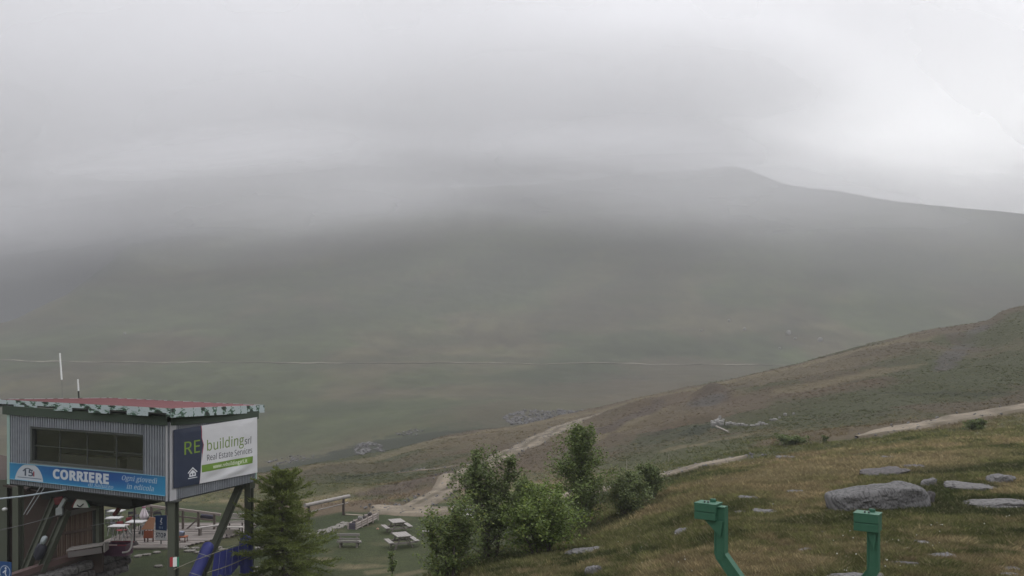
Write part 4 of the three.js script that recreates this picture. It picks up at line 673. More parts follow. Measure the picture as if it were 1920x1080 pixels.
{
  const a = at(10, 1085, 29.2), b = at(168, 1032, 31.2), m = a.clone().lerp(b, 0.5), g = bar(a, b, 0.34, 0.2);
  single('sill_beam', shift(g, m), mat(0.075, 0.048, 0.043, 0.9), 'long dark red brown timber beam along the foot of the machine room', 'beam').position.copy(m);
  // stone plinth under the beam, of separate blocks
  const c = at(20, 1100, 28.9), d = at(232, 1036, 32.2), root = thing('stone_plinth', 'low rough stone plinth below the dark timber beam', 'plinth', V(c.x, 0, c.z)), n = 15;
  for (let k = 0; k < 3; k++) for (let i = 0; i < n; i++) { const p = c.clone().lerp(d, (i + 0.5 + (k % 2) * 0.4) / n), y = lerp(a.y, b.y, i / n) - 0.30 - k * 0.30, st = part('stone', rockGeo(0.62, 0.30, 0.5, i * 3 + k, 5, 0.1, 3), k % 2 ? darkRockMat : rockMat, root); st.position.set(p.x - c.x, y, p.z - c.z); st.rotation.y = 0.42 + (hash2(i, k) - 0.5) * 0.2; }
  const q = at(165, 1036, 30.6), t = thing('plank_stack', 'grey upturned plank sledge lying before the slatted wall', 'planks', q), sl = 30.6 / F;
  for (let i = 0; i < 4; i++) part('plank', rbox(62 * sl, 0.05, 0.14, 0, 0.24 + 0.04 * Math.sin(i * 1.05), 0.22 - 0.145 * i, 0.22, 0, 0.12), greyWood, t); part('end_board', rbox(0.06, 0.30, 0.6, -28 * sl, 0.05, 0.05, 0.22), mat(0.14, 0.06, 0.055), t); part('end_board', rbox(0.06, 0.28, 0.56, 29 * sl, 0.16, -0.2, 0.22), greyWood, t); part('side_board', rbox(58 * sl, 0.22, 0.04, 0.06, 0.08, 0.33, 0.22, 0, 0.1), mat(0.10, 0.09, 0.085), t);
}
{
  const red = mat(0.085, 0.013, 0.014, 0.6), p = at(222, 945, 30.6), s = 30.6 / F, t = thing('drive_motor', 'dark red motor drum hanging under the cabin floor', 'motor', p);
  part('drum', rod(V(-20 * s, 5 * s, -0.2), V(24 * s, 3 * s, 0.15), 12 * s, 12 * s, 18), red, t); part('cap', rod(V(20 * s, 4 * s, 0.12), V(27 * s, 3 * s, 0.18), 7 * s, 6 * s, 14), red, t); part('hub', new THREE.SphereGeometry(2 * s, 8, 6).translate(26 * s, 5 * s, 0.3), mat(0.5, 0.5, 0.48), t);
  part('gearbox', rbox(60 * s, 26 * s, 0.7, -44 * s, 9 * s, -0.3, 0.35), steelDark, t); part('bracket', [bar(V(-10 * s, -22 * s, -0.1), V(4 * s, -4 * s, 0), 0.12, 0.12), bar(V(-22 * s, 16 * s, 0), V(20 * s, 18 * s, 0), 0.1, 0.1)], red, t);
  const q = at(152, 944, 30.2), r = 30.2 / F, w = thing('pulley_wheel', 'white half round pulley guard with red and green edges under the cabin', 'pulley', q);
  const half = new THREE.Shape(); half.moveTo(-13 * r, -7 * r); half.lineTo(15 * r, -7 * r); half.bezierCurveTo(12 * r, 6 * r, 4 * r, 13 * r, -1 * r, 12 * r); half.bezierCurveTo(-7 * r, 8 * r, -11 * r, 0, -13 * r, -7 * r);
  part('guard', new THREE.ExtrudeGeometry(half, { depth: 0.06, bevelEnabled: true, bevelSize: 0.01, bevelThickness: 0.01, bevelSegments: 1 }), mat(0.42, 0.43, 0.40, 0.6), w); part('edge', bar(V(-15 * r, -7 * r, 0.03), V(-4 * r, 14 * r, 0.03), 0.05, 0.09), red, w); part('edge', bar(V(16 * r, -7 * r, 0.03), V(3 * r, 14 * r, 0.03), 0.04, 0.09), mat(0.03, 0.12, 0.06), w); part('cable', wire([V(-5 * r, -2 * r, 0.09), V(0, -5 * r, 0.1), V(7 * r, 0, 0.09)], 0.022), steelDark, w);
  const k = at(112, 940, 30.3), m = thing('brake_unit', 'dark red and white brake block between the steel braces', 'brake', k);
  part('housing', rbox(16 * r, 14 * r, 0.3, 0, 2 * r, 0, 0.3, 0, 0.2), red, m); part('cover', [bar(V(2 * r, -14 * r, 0.1), V(14 * r, 6 * r, 0.1), 0.16, 0.12), rbox(12 * r, 14 * r, 0.14, 3 * r, -18 * r, 0.12, 0.2)], mat(0.20, 0.215, 0.21, 0.6), m);
  single('guide_rods', join([rod(at(76, 912, 29.9), at(44, 965, 29.6), 0.016), rod(at(83, 914, 29.9), at(50, 965, 29.6), 0.014)]), mat(0.17, 0.18, 0.18, 0.5), 'pair of thin light rods slanting below the left end of the cabin', 'rods');
  single('bag', rockGeo(0.2, 0.34, 0.2, 77, 2.4, 0.3, 6).rotateZ(-0.4).translate(...at(82, 1013, 29.6).toArray()), mat(0.24, 0.27, 0.275, 0.6), 'pale grey sack hung between the slanting braces', 'bag');
  single('tarpaulin', rockGeo(0.36, 0.6, 0.3, 78, 3, 0.3, 6).rotateZ(-0.3).translate(...at(75, 1034, 29.65).toArray()), mat(0.016, 0.017, 0.024, 0.7), 'dark bundle under the pale sack between the braces', 'bundle');
  single('round_lamp', new THREE.SphereGeometry(0.085, 14, 10).scale(1.2, 0.85, 1).translate(...at(9, 955, 31.6).toArray()), mat(0.5, 0.5, 0.49, 0.4), 'small white round lamp on the leftmost steel column', 'lamp');
}
single('cable', wire([at(-30, 938, 26.5), at(40, 931, 27.5), at(100, 922, 29), at(140, 917, 30)], 0.030, 20, 6), mat(0.27, 0.31, 0.33, 0.5), 'thick pale cable running under the left end of the cabin', 'cable');
single('cable', wire([at(-30, 1000, 27), at(40, 985, 28), at(120, 963, 29.6)], 0.012), mat(0.10, 0.10, 0.10), 'thin dark cable crossing the steel columns below the pale one', 'cable');
single('cable', wire([at(170, 986, 30), at(196, 981, 30.2), at(215, 976, 30.4)], 0.012), mat(0.13, 0.13, 0.13), 'short thin cable in front of the slatted wall', 'cable');
// blue pictogram sign at the left edge
{
  const tex = canvasTex(128, 160, (g, w, h) => { g.fillStyle = '#24528c'; g.fillRect(0, 0, w, h); g.strokeStyle = '#b9c6d6'; g.lineWidth = 7; g.beginPath(); g.arc(64, 80, 50, 0, 7); g.stroke(); g.fillStyle = '#e8eef4'; g.beginPath(); g.arc(70, 48, 9, 0, 7); g.fill(); g.strokeStyle = '#e8eef4'; g.lineWidth = 11; g.beginPath(); g.moveTo(74, 58); g.lineTo(66, 86); g.lineTo(78, 112); g.moveTo(68, 66); g.lineTo(42, 84); g.stroke(); g.lineWidth = 5; g.beginPath(); g.moveTo(44, 112); g.lineTo(92, 120); g.stroke(); });
  const d = 28.6, a = at(-2, 1092, d), t = thing('blue_sign', 'blue sign with a white figure in a ring, bottom left corner', 'sign', V(a.x, 0, a.z)), s = d / F, y = a.y;
  part('sign_plate', board(V(0, y, 0.02), V(24 * s, y, 0.02), V(24 * s, y + 38 * s, 0.02), V(0, y + 40 * s, 0.02), V(0, 0, 1), 0.015), [new THREE.MeshStandardMaterial({ map: tex, color: C(0.55, 0.55, 0.55), roughness: 0.5 })][0], t); part('post', rod(V(12 * s, -0.3, -0.02), V(12 * s, y + 30 * s, -0.02), 0.025), zinc, t);
}
// lift sign with STOP plate
{
  const stop = canvasTex(128, 96, (g, w, h) => { g.fillStyle = '#d9dbdb'; g.fillRect(0, 0, w, h); g.fillStyle = '#1d2748'; g.font = 'bold 62px sans-serif'; const k = 116 / g.measureText('STOP').width; g.save(); g.translate(6, 70); g.scale(k, 1); g.fillText('STOP', 0, 0); g.restore(); });
  const ski = canvasTex(128, 160, (g, w, h) => { g.fillStyle = '#23406e'; g.fillRect(0, 0, w, h); g.strokeStyle = '#e6ebf0'; g.fillStyle = '#e6ebf0'; g.beginPath(); g.arc(70, 36, 8, 0, 7); g.fill(); g.lineWidth = 10; g.beginPath(); g.moveTo(70, 44); g.lineTo(58, 66); g.lineTo(74, 82); g.stroke(); g.lineWidth = 6; g.beginPath(); g.moveTo(52, 98); g.lineTo(78, 92); g.stroke(); g.fillStyle = '#8fa3bd'; g.fillRect(40, 120, 10, 22); g.fillRect(56, 120, 10, 22); g.fillRect(74, 120, 10, 22); });
  const p = foot(303, 1024), d = -p.z, s = d / F, t = thing('lift_sign', 'blue lift sign with a white STOP plate below it beside the near column', 'sign', p), Y = (py) => EYE - (py - HY) * s - p.y, n = V(0, 0, 1), m = (x) => new THREE.MeshStandardMaterial({ map: x, color: C(0.62, 0.62, 0.62), roughness: 0.5 });
  part('stop_plate', board(V(-12 * s, Y(1012), 0.03), V(10 * s, Y(1013), 0.03), V(10 * s, Y(995), 0.03), V(-11 * s, Y(993), 0.03), n, 0.012), m(stop), t); part('sign_plate', board(V(-11 * s, Y(993.5), 0.03), V(10 * s, Y(995), 0.03), V(10 * s, Y(966), 0.03), V(-11 * s, Y(966), 0.03), n, 0.012), m(ski), t); part('post', rod(V(-1 * s, -0.2, 0), V(-1 * s, Y(962), 0), 0.03), steelDark, t);
}
// ---------------------------------------------------------------- blue safety padding and ropes on the columns
{
  const blue = new THREE.MeshStandardMaterial({ color: C(0.030, 0.036, 0.165), roughness: 0.55, side: THREE.DoubleSide });
  const pad = (a, b, r, label) => { const m = a.clone().lerp(b, 0.5), t = thing('padding_roll', label, 'padding', V(m.x, m.y, m.z)), d = b.clone().sub(a), g = new THREE.CapsuleGeometry(r, d.length() - 2 * r, 4, 16, 12).rotateY(0.3); const p = g.attributes.position; for (let i = 0; i < p.count; i++) { const k = 1 + 0.22 * (fbm(p.getX(i) * 7 + r * 50, p.getY(i) * 5 + p.getZ(i) * 6, 3) - 0.5); p.setX(i, p.getX(i) * k); p.setZ(i, p.getZ(i) * k); } g.computeVertexNormals(); g.applyQuaternion(new THREE.Quaternion().setFromUnitVectors(V(0, 1, 0), d.clone().normalize())); part('cover', g, blue, t); const rp = []; for (const f of [-0.22, 0.2]) rp.push(new THREE.TorusGeometry(r * 1.03, 0.02, 5, 18).rotateX(Math.PI / 2).applyQuaternion(new THREE.Quaternion().setFromUnitVectors(V(0, 1, 0), d.clone().normalize())).translate(d.x * f, d.y * f, d.z * f)); part('strap', rp, mat(0.16, 0.17, 0.2), t); };
  pad(at(356, 1102, 30.5), at(394, 1016, 31.2), 0.22, 'slanting blue padding wrapped round the diagonal brace'); pad(at(463, 1100, 32.9), at(461, 1003, 32.9), 0.26, 'upright blue padding wrapped round the right column of the cabin');
  const A = [at(397, 1088, 31.0), at(458, 1062, 32.6)], B = [at(402, 1038, 31.2), at(458, 1020, 32.7)], nu = 36, nv = 16, pos = [], idx = [], uv = [], c = A[0].clone().add(B[1]).multiplyScalar(0.5);
  for (let j = 0; j <= nv; j++) for (let i = 0; i <= nu; i++) { const u = i / nu, v = j / nv, p = A[0].clone().lerp(A[1], u).lerp(B[0].clone().lerp(B[1], u), v); p.y += (1 - v) * 0.12 * Math.sin(u * 9) * (0.4 + u); p.z += 0.07 * Math.sin(u * 22 + v * 3) * (1.1 - v) + 0.05 * (fbm(u * 6, v * 5, 3) - 0.5); p.sub(c); pos.push(p.x, p.y, p.z); uv.push(u, v); if (i < nu && j < nv) { const k = j * (nu + 1) + i; idx.push(k, k + 1, k + nu + 1, k + 1, k + nu + 2, k + nu + 1); } }
  const g = new THREE.BufferGeometry(); g.setAttribute('position', new THREE.Float32BufferAttribute(pos, 3)); g.setAttribute('uv', new THREE.Float32BufferAttribute(uv, 2)); g.setIndex(idx); g.computeVertexNormals();
  const net = thing('safety_mat', 'blue cloth mat stretched between the brace and the right column', 'mat', c); part('cloth', g, blue, net); part('seam', [0.2, 0.42, 0.62, 0.82].map((u) => wire([A[0].clone().lerp(A[1], u).sub(c).add(V(0, 0.02, 0.09)), B[0].clone().lerp(B[1], u).sub(c).add(V(0, 0, 0.05))], 0.008, 6)), mat(0.16, 0.17, 0.26), net);
  const rope = mat(0.17, 0.16, 0.12);
  single('rope', wire([at(326, 1068, 27.9), at(352, 1056, 29), at(378, 1046, 30.4), at(412, 1033, 31), at(460, 1016, 32.5), at(474, 1011, 32.9)], 0.016, 30), rope, 'upper tan rope stretched from the near column past the blue padding', 'rope');
  single('rope', wire([at(388, 1074, 30.6), at(425, 1062, 31.5), at(462, 1046, 32.5), at(476, 1040, 32.9)], 0.018, 20), rope, 'lower tan rope stretched in front of the blue mat', 'rope');
}
// ---------------------------------------------------------------- terrace behind the cabin
{
  const P = [foot(188, 1030), foot(318, 1026), foot(455, 1004), foot(455, 985), foot(330, 984), foot(188, 992)], top = Math.max(...P.map((p) => p.y)) + 0.02;
  const deck = new THREE.Group(); deck.name = numbered('terrace'); deck.userData = { kind: 'structure', label: 'grey wooden terrace boards behind the cabin columns', category: 'terrace' }; scene.add(deck);
  const z0 = Math.max(...P.map((p) => p.z)), z1 = Math.min(...P.map((p) => p.z)), x0 = P[0].x - 0.5, x1 = P[2].x, n = Math.round((z0 - z1) / 0.22), pm = [mat(0.13, 0.115, 0.10), mat(0.115, 0.10, 0.09), mat(0.15, 0.13, 0.115)];
  for (let i = 0; i < n; i++) { const z = lerp(z0, z1, (i + 0.5) / n), t = 1 - (i + 0.5) / n, xr = lerp(x1, lerp(P[1].x, x1, 0.3), smooth(0.4, 1, t)); part('plank', box(xr - x0, 0.05, 0.2, (x0 + xr) / 2, top + 0.03 * hash2(i, 3), z), pm[i % 3], deck); }
  part('rim', box(x1 - x0 - 2, 0.16, 0.08, (x0 + x1) / 2 - 1, top - 0.06, z0 + 0.05), mat(0.17, 0.15, 0.13), deck);
  const onDeck = (px, py) => { const d = F * (EYE - top - 0.03) / (py - HY); return V((px - CX) * d / F, top + 0.04, -d); };
  // railing
  const rail = (name, label, pts, posts, extra = []) => { const q = pts.map(([x, y]) => [x, y]), b = onDeck(posts[0][0], posts[0][1]), t = thing(name, label, 'railing', b); const at2 = (x, y) => at(x, y, -b.z).sub(b); part('rail', bar(at2(...q[0]), at2(...q[1]), 0.10, 0.13), mat(0.20, 0.17, 0.15), t); if (q[2]) part('rail', bar(at2(...q[2]), at2(...q[3]), 0.06, 0.08), mat(0.10, 0.08, 0.07), t); for (const [x, y, yt] of posts) part('post', bar(V(at2(x, yt).x, 0, 0), at2(x, yt), 0.10, 0.10, V(0, 0, 1)), mat(0.075, 0.06, 0.05), t); for (const [xa, ya, xb, yb] of extra) part('strut', bar(at2(xa, ya), at2(xb, yb), 0.07, 0.07), mat(0.09, 0.075, 0.065), t); return t; };
  rail('terrace_railing', 'wooden railing of the terrace between the near column and the slanting brace', [[330, 954.5], [414, 965], [332, 968], [404, 976]], [[343, 992, 957], [372, 990, 960], [402, 990, 964]], [[372, 972, 346, 996]]);
  rail('terrace_railing', 'light wooden railing of the terrace left of the near column', [[246, 944], [314, 953]], [[252, 992, 945], [284, 990, 950], [312, 990, 953]], [[284, 961, 313, 952]]);
  { const p = onDeck(391, 989), s = -p.z / F; single('rolled_tarpaulin', new THREE.CapsuleGeometry(5 * s, 17 * s, 4, 10).rotateZ(Math.PI / 2 - 0.12).translate(p.x, EYE - (968 - HY) * s, p.z + 0.16), mat(0.035, 0.033, 0.05, 0.8), 'dark rolled tarpaulin lying on the terrace railing', 'tarpaulin'); }
  // plank bench
  { const p = onDeck(375, 1004), s = -p.z / F, t = thing('plank_bench', 'long plank bench on the terrace behind the slanting brace', 'bench', p), y = EYE - (991 - HY) * s - p.y; part('seat', bar(V(-9 * s, y, 0), V(38 * s, y + 0.05, -0.9), 0.28, 0.06), greyWood, t); for (const x of [0, 26]) part('leg', box(0.10, y, 0.2, x * s, y / 2, -0.9 * x / 38), mat(0.10, 0.085, 0.075), t); }
  // white slatted garden bench
  { const p = onDeck(442, 1003), s = -p.z / F, t = thing('garden_bench', 'weathered white slatted bench between the brace and the right column', 'bench', p), Y = (py) => EYE - (py - HY) * s - p.y, white = mat(0.28, 0.26, 0.235, 0.85); [[965, 0], [971, 0], [978, 0.02]].forEach(([y, z]) => part('slat', rbox(34 * s, 4.6 * s, 0.04, 0, Y(y), z, 0, 0, 0.03), white, t)); part('seat', [0, 1, 2].map((i) => rbox(36 * s, 0.04, 0.11, 0, Y(986), 0.12 + 0.13 * i)), white, t); for (const x of [-12, 12]) part('leg', [bar(V(x * s, 0, 0.38), V(x * s, Y(987), 0.38), 0.06, 0.06, V(0, 0, 1)), bar(V(x * s, 0, 0), V(x * s, Y(962), -0.05), 0.06, 0.06, V(0, 0, 1))], mat(0.06, 0.05, 0.045), t); part('apron', rbox(32 * s, 9 * s, 0.03, -2 * s, Y(994), 0.40), mat(0.24, 0.215, 0.195), t); }
  // folded parasol
  { const p = onDeck(270, 1000), s = -p.z / F, t = thing('folded_parasol', 'folded white parasol tied at the waist on the terrace', 'parasol', p), Y = (py) => EYE - (py - HY) * s - p.y, pr = [[0.5, 975], [7, 972], [8, 966], [4, 956], [1.8, 951], [4, 947], [6.5, 940], [6, 935], [0.4, 932]].map(([r, y]) => new THREE.Vector2(r * s, Y(y)));
    const g = new THREE.LatheGeometry(pr, 32), q = g.attributes.position; for (let i = 0; i < q.count; i++) { const a = Math.atan2(q.getZ(i), q.getX(i)), k = 0.78 + 0.30 * Math.cos(a * 6); q.setX(i, q.getX(i) * k); q.setZ(i, q.getZ(i) * k); } g.computeVertexNormals(); part('canopy', g, new THREE.MeshStandardMaterial({ color: C(0.5, 0.45, 0.47), roughness: 0.9, side: THREE.DoubleSide }), t); part('pole', rod(V(0, 0, 0), V(0, Y(931), 0), 0.025), zinc, t); part('strap', new THREE.TorusGeometry(2.4 * s, 0.03, 5, 14).rotateX(Math.PI / 2).translate(0, Y(951), 0), mat(0.25, 0.06, 0.12), t); part('base', new THREE.CylinderGeometry(0.25, 0.28, 0.08, 16).translate(0, 0.04, 0), darkRockMat, t); }
  // tables and chairs
  const table = (px, py, w, yTop, label) => { const p = onDeck(px, py), s = -p.z / F, t = thing('bistro_table', label, 'table', p, 0, 'white tables on the terrace'), y = EYE - (yTop - HY) * s - p.y; part('tabletop', rbox(w * s, 0.05, w * s * 0.8, 0, y, 0), mat(0.30, 0.295, 0.285, 0.6), t); for (const x of [-1, 1]) part('leg', [rod(V(x * w * s * 0.34, 0, 0.2), V(x * w * s * 0.30, y, -0.15), 0.02), rod(V(x * w * s * 0.34, 0, -0.2), V(x * w * s * 0.30, y, 0.15), 0.02)], zinc, t); };
  table(214, 1004, 26, 971, 'white terrace table farthest left under the red motor'); table(222, 1016, 30, 986, 'white terrace table right behind the maroon tub'); table(256, 1006, 32, 978, 'white terrace table beside the black pole'); table(218, 990, 26, 958, 'white terrace table farthest back below the cabin floor');
  const chair = (px, py, turn, c, label) => { const p = onDeck(px, py), t = thing('terrace_chair', label, 'chair', p, turn, 'chairs on the terrace'); part('seat', rbox(0.40, 0.035, 0.40, 0, 0.43, 0), c, t); part('backrest', [rbox(0.40, 0.16, 0.03, 0, 0.76, -0.2, 0, -0.12), rbox(0.40, 0.08, 0.03, 0, 0.58, -0.185, 0, -0.12)], c, t); for (const x of [-1, 1]) for (const z of [-1, 1]) part('leg', rod(V(x * 0.19, 0, z * 0.2), V(x * 0.17, z < 0 ? 0.84 : 0.43, z * 0.18), 0.016), steelDark, t); };
  const greyC = mat(0.10, 0.10, 0.105), darkC = mat(0.03, 0.03, 0.035), redC = mat(0.16, 0.03, 0.03);
  chair(206, 985, 0.6, greyC, 'grey terrace chair at the far left table'); chair(236, 1000, -1.9, redC, 'red terrace chair between the left tables'); chair(246, 990, 0.2, darkC, 'dark terrace chair left of the black pole'); chair(272, 1002, -0.8, darkC, 'dark terrace chair under the folded parasol'); chair(285, 985, 2.6, greyC, 'grey terrace chair in front of the light railing'); chair(228, 1010, 0.9, redC, 'dark red terrace chair behind the maroon tub'); chair(262, 995, 1.4, greyC, 'grey terrace chair right of the black pole'); chair(212, 996, -0.5, darkC, 'dark terrace chair between the two left tables'); chair(294, 990, 0.3, darkC, 'dark terrace chair left of the blue lift sign');
  // tilted wooden board stand
  { const p = onDeck(281, 1016), s = -p.z / F, t = thing('board_stand', 'orange brown wooden board leaning on a trestle left of the STOP sign', 'board', p), Y = (py) => EYE - (py - HY) * s - p.y, wood = mat(0.24, 0.12, 0.065); part('board', [board(V(-15 * s, Y(992), 0.1), V(8 * s, Y(992), 0.1), V(8 * s, Y(972), -0.1), V(-2 * s, Y(970), -0.1), V(0, 0, 1), 0.04)], wood, t); part('panel', board(V(-10 * s, Y(1008), 0.14), V(8 * s, Y(1008), 0.14), V(8 * s, Y(994), 0.14), V(-8 * s, Y(994), 0.14), V(0, 0, 1), 0.03), mat(0.24, 0.075, 0.04), t); for (const x of [-9, -3, 7]) part('leg', bar(V(x * s, 0, 0.05), V(x * s, Y(993), 0.05), 0.05, 0.05, V(0, 0, 1)), mat(0.05, 0.03, 0.025), t); }
  // black pole, tub, white pipe
  { const p = onDeck(252, 1022), t = thing('black_pole', 'thin black pole standing at the terrace edge', 'pole', p); part('shaft', rod(V(0, 0, 0), V(0, 1.95, 0), 0.035, 0.03), mat(0.012, 0.013, 0.013), t); part('foot', new THREE.CylinderGeometry(0.10, 0.22, 0.2, 12).translate(0, 0.08, 0), mat(0.03, 0.025, 0.022), t); }
  { const a = at(222, 1039, 31.8), s = 31.8 / F, t = thing('plastic_tub', 'maroon tub with a red and white rim at the end of the stone plinth', 'tub', V(a.x, a.y - 0.02, a.z)), m = mat(0.075, 0.035, 0.06, 0.55), h = 21 * s; part('front', rbox(41 * s, h, 0.03, 0, h / 2, 0.3, 0, 0.08), m, t); part('back', rbox(41 * s, h, 0.03, 0, h / 2, -0.3, 0, -0.08), m, t); part('side', rbox(0.03, h, 0.6, -20 * s, h / 2, 0), m, t); part('side', rbox(0.03, h, 0.6, 20 * s, h / 2, 0), m, t); part('bottom', rbox(40 * s, 0.03, 0.6, 0, 0.04, 0), m, t); part('rim', [rbox(44 * s, 0.05, 0.06, 0, h, 0.33), rbox(44 * s, 0.05, 0.06, 0, h, -0.33)], mat(0.16, 0.03, 0.045), t); part('label_strip', rbox(24 * s, 0.045, 0.02, -6 * s, h + 0.02, 0.365), mat(0.5, 0.38, 0.38), t); }
  single('white_pipe', wire([at(236, 986, 34.5), at(243, 998, 33), at(247, 1008, 31.6), at(246, 1026, 31.3), at(241, 1034, 31.2), at(230, 1036, 31.3)], 0.038, 26, 7), mat(0.33, 0.31, 0.29, 0.6), 'bent white pipe curving round the maroon tub', 'pipe');
  { const p = onDeck(342, 1016), s = -p.z / F, t = thing('low_stool', 'small orange stool just right of the near column', 'stool', p), Y = (py) => EYE - (py - HY) * s - p.y; part('seat', rbox(17 * s, 0.06, 0.35, 0, Y(1006), 0), mat(0.22, 0.075, 0.035), t); for (const x of [-7, 7]) part('leg', [rod(V(x * s, 0, 0.14), V(x * s, Y(1006), 0.14), 0.025), rod(V(x * s, 0, -0.14), V(x * s, Y(1006), -0.14), 0.025)], mat(0.08, 0.04, 0.03), t); const q = p.clone().add(V(0, Y(1004.4), 0)); single('crate', join([rbox(8 * s, 8 * s, 0.2, -1 * s, 4 * s, 0), rbox(3 * s, 7 * s, 0.21, 1.5 * s, 4 * s, 0.01)]).translate(q.x, q.y, q.z), mat(0.17, 0.19, 0.25), 'small pale blue box on the orange stool', 'box'); }
}
// ---------------------------------------------------------------- stone slabs in the lawn
function slabs(name, label, list, seed) {
  const root = new THREE.Group(); root.name = numbered(name); root.userData = { kind: 'structure', label, category: 'path' }; scene.add(root); const R = rng(seed);
  for (const [x, y, w, h] of list) { const p = foot(x, y), d = -p.z, s = d / F, sd = (EYE - p.y) / d, n = 7, pts = [], W = w * s / 2, D = h * s / sd / 2; for (let i = 0; i < n; i++) { const a = i / n * 6.283 + R() * 0.4, k = 0.85 + 0.25 * R(); pts.push(new THREE.Vector2(Math.cos(a) * W * k, Math.sin(a) * D * k)); } const g = new THREE.ExtrudeGeometry(new THREE.Shape(pts), { depth: 0.07, bevelEnabled: true, bevelSize: 0.02, bevelThickness: 0.02, bevelSegments: 1 }).rotateX(-Math.PI / 2); const uv = g.attributes.uv; for (let i = 0; i < uv.count; i++) uv.setXY(i, uv.getX(i) * 0.7 + x * 0.13, uv.getY(i) * 0.7 + y * 0.37); const m = part('paving_stone', g, paleSlab, root); m.position.set(p.x, p.y - 0.02, p.z); m.rotation.y = (R() - 0.5) * 0.3; }
}
const paleSlab = new THREE.MeshStandardMaterial({ color: C(0.225, 0.212, 0.185), map: rockGrain, bumpMap: rockBump, bumpScale: 0.02, roughness: 0.95 });
{
  const R = rng(90), strip1 = []; for (let i = 0; i < 34; i++) { const t = i / 33, w = lerp(6, 9, R()); strip1.push([lerp(584, 658, t) + (R() - 0.5) * 6, lerp(1003, 979, t) + (R() - 0.3) * 9, w, lerp(2.4, 3.6, R())]); }
  slabs('stone_path', 'band of pale flat stones leading up to the slatted planter', strip1, 1);
  slabs('stone_path', 'pale flat stones laid in the grass around the cabin columns', [[240, 1041, 11, 3], [258, 1044, 13, 4.5], [276, 1041, 15, 3], [294, 1037, 13, 3], [297, 1063, 16, 3.5], [345, 1029, 18, 3], [356, 1034, 22, 4], [366, 1029, 16, 3], [372, 1037, 14, 3], [408, 1028, 20, 3], [418, 1032, 16, 3], [396, 1031, 12, 3], [485, 1022, 12, 3], [494, 1025, 9, 4], [484, 1029, 12, 3], [548, 1012, 14, 5], [558, 1004, 12, 4], [571, 1010, 10, 4], [483, 1066, 10, 4], [492, 1071, 9, 4], [486, 1078, 12, 4], [498, 1064, 9, 3], [478, 1074, 8, 4]], 2);
}
// ---------------------------------------------------------------- log rail, planter, benches, picnic tables
{
  const p1 = foot(579, 986), p2 = foot(644, 966), root = thing('log_rail', 'single thick log rail on two posts at the edge of the brown bank', 'rail', p1), s1 = -p1.z / F, s2 = -p2.z / F, d = p2.clone().sub(p1), top1 = EYE - (947.5 - HY) * s1 - p1.y, top2 = EYE - (933.5 - HY) * s2 - p1.y;
  part('post', rod(V(0, -0.3, 0), V(0, top1, 0), 0.075, 0.07), mat(0.055, 0.042, 0.035), root); part('post', rod(V(d.x, d.y - 0.3, d.z), V(d.x, top2 + 0.1, d.z), 0.085, 0.08), mat(0.05, 0.038, 0.032), root);
  const a = V(0, top1 + 0.05, 0.1), b = V(d.x, top2 + 0.05, d.z + 0.12), e = b.clone().sub(a); part('lower_rail', rod(a.clone().add(V(0, -0.42, -0.05)), b.clone().add(V(0, -0.40, -0.05)).addScaledVector(e, 0.15), 0.035, 0.035, 7), greyWood, root); part('log', rod(a.clone().addScaledVector(e, -0.09), b.clone().addScaledVector(e, 0.19), 0.105, 0.115, 12), greyWood, root);
}
{
  const a = foot(667, 993), b = foot(708, 978), root = thing('slatted_planter', 'low slatted wooden planter holding stones at the top of the stone path', 'planter', a), d = b.clone().sub(a).setY(0), L = d.length(), u = d.clone().normalize(), n = V(-u.z, 0, u.x), s = -a.z / F; if (n.z > 0) n.negate();
  const W = 0.42, h = 0.36, wood = mat(0.30, 0.26, 0.235, 0.9), P = (x, y, z) => V(0, 0, 0).addScaledVector(u, x).addScaledVector(n, z).add(V(0, y, 0));
  for (let k = 0; k < 3; k++) { part('plank', bar(P(0, 0.05 + 0.125 * k, 0), P(L, 0.05 + 0.125 * k + d.y, 0), 0.035, 0.085, V(0, 1, 0)), wood, root); part('plank', bar(P(0, 0.05 + 0.125 * k, W), P(L, 0.05 + 0.125 * k, W), 0.035, 0.085, V(0, 1, 0)), wood, root); part('plank', bar(P(-0.01, 0.05 + 0.125 * k, 0.03), P(-0.01, 0.05 + 0.125 * k, W - 0.03), 0.035, 0.10, V(0, 1, 0)), mat(0.085, 0.075, 0.095), root); }
  for (let i = 0; i <= 4; i++) for (const z of [-0.035, W + 0.035]) part('stake', bar(P(L * i / 4, -0.1, z), P(L * i / 4, h + 0.02, z), 0.06, 0.04, u), wood, root);
  part('soil', bar(P(0.02, 0.17, W / 2), P(L - 0.02, 0.17, W / 2), W - 0.05, 0.25), mat(0.05, 0.038, 0.03), root);
  const put = (x, z, w, m, label) => { const q = P(x, 0.3 + w * 0.3, z).add(a), o = single('stone', rockGeo(w, w * 0.85, w * 0.8, Math.round(x * 50), 2.6, 0.2, 5), m, label, 'stone'); o.position.copy(q); };
  put(L * 0.36, 0.22, 0.30, paleRockMat, 'round white stone lying in the slatted planter'); put(L * 0.52, 0.2, 0.22, darkRockMat, 'dark stone beside the round white one in the planter'); put(L * 0.78, 0.2, 0.26, darkRockMat, 'dark brown stone at the far end of the slatted planter'); put(L * 0.06, 0.2, 0.2, darkRockMat, 'dark stone at the near end of the slatted planter');
  single('plank', bar(foot(648, 966).add(V(0, 0.05, 0)), foot(680, 968).add(V(0, 0.05, 0)), 0.2, 0.05), mat(0.2, 0.18, 0.13), 'short pale plank on the grass between log rail and planter', 'plank');
}
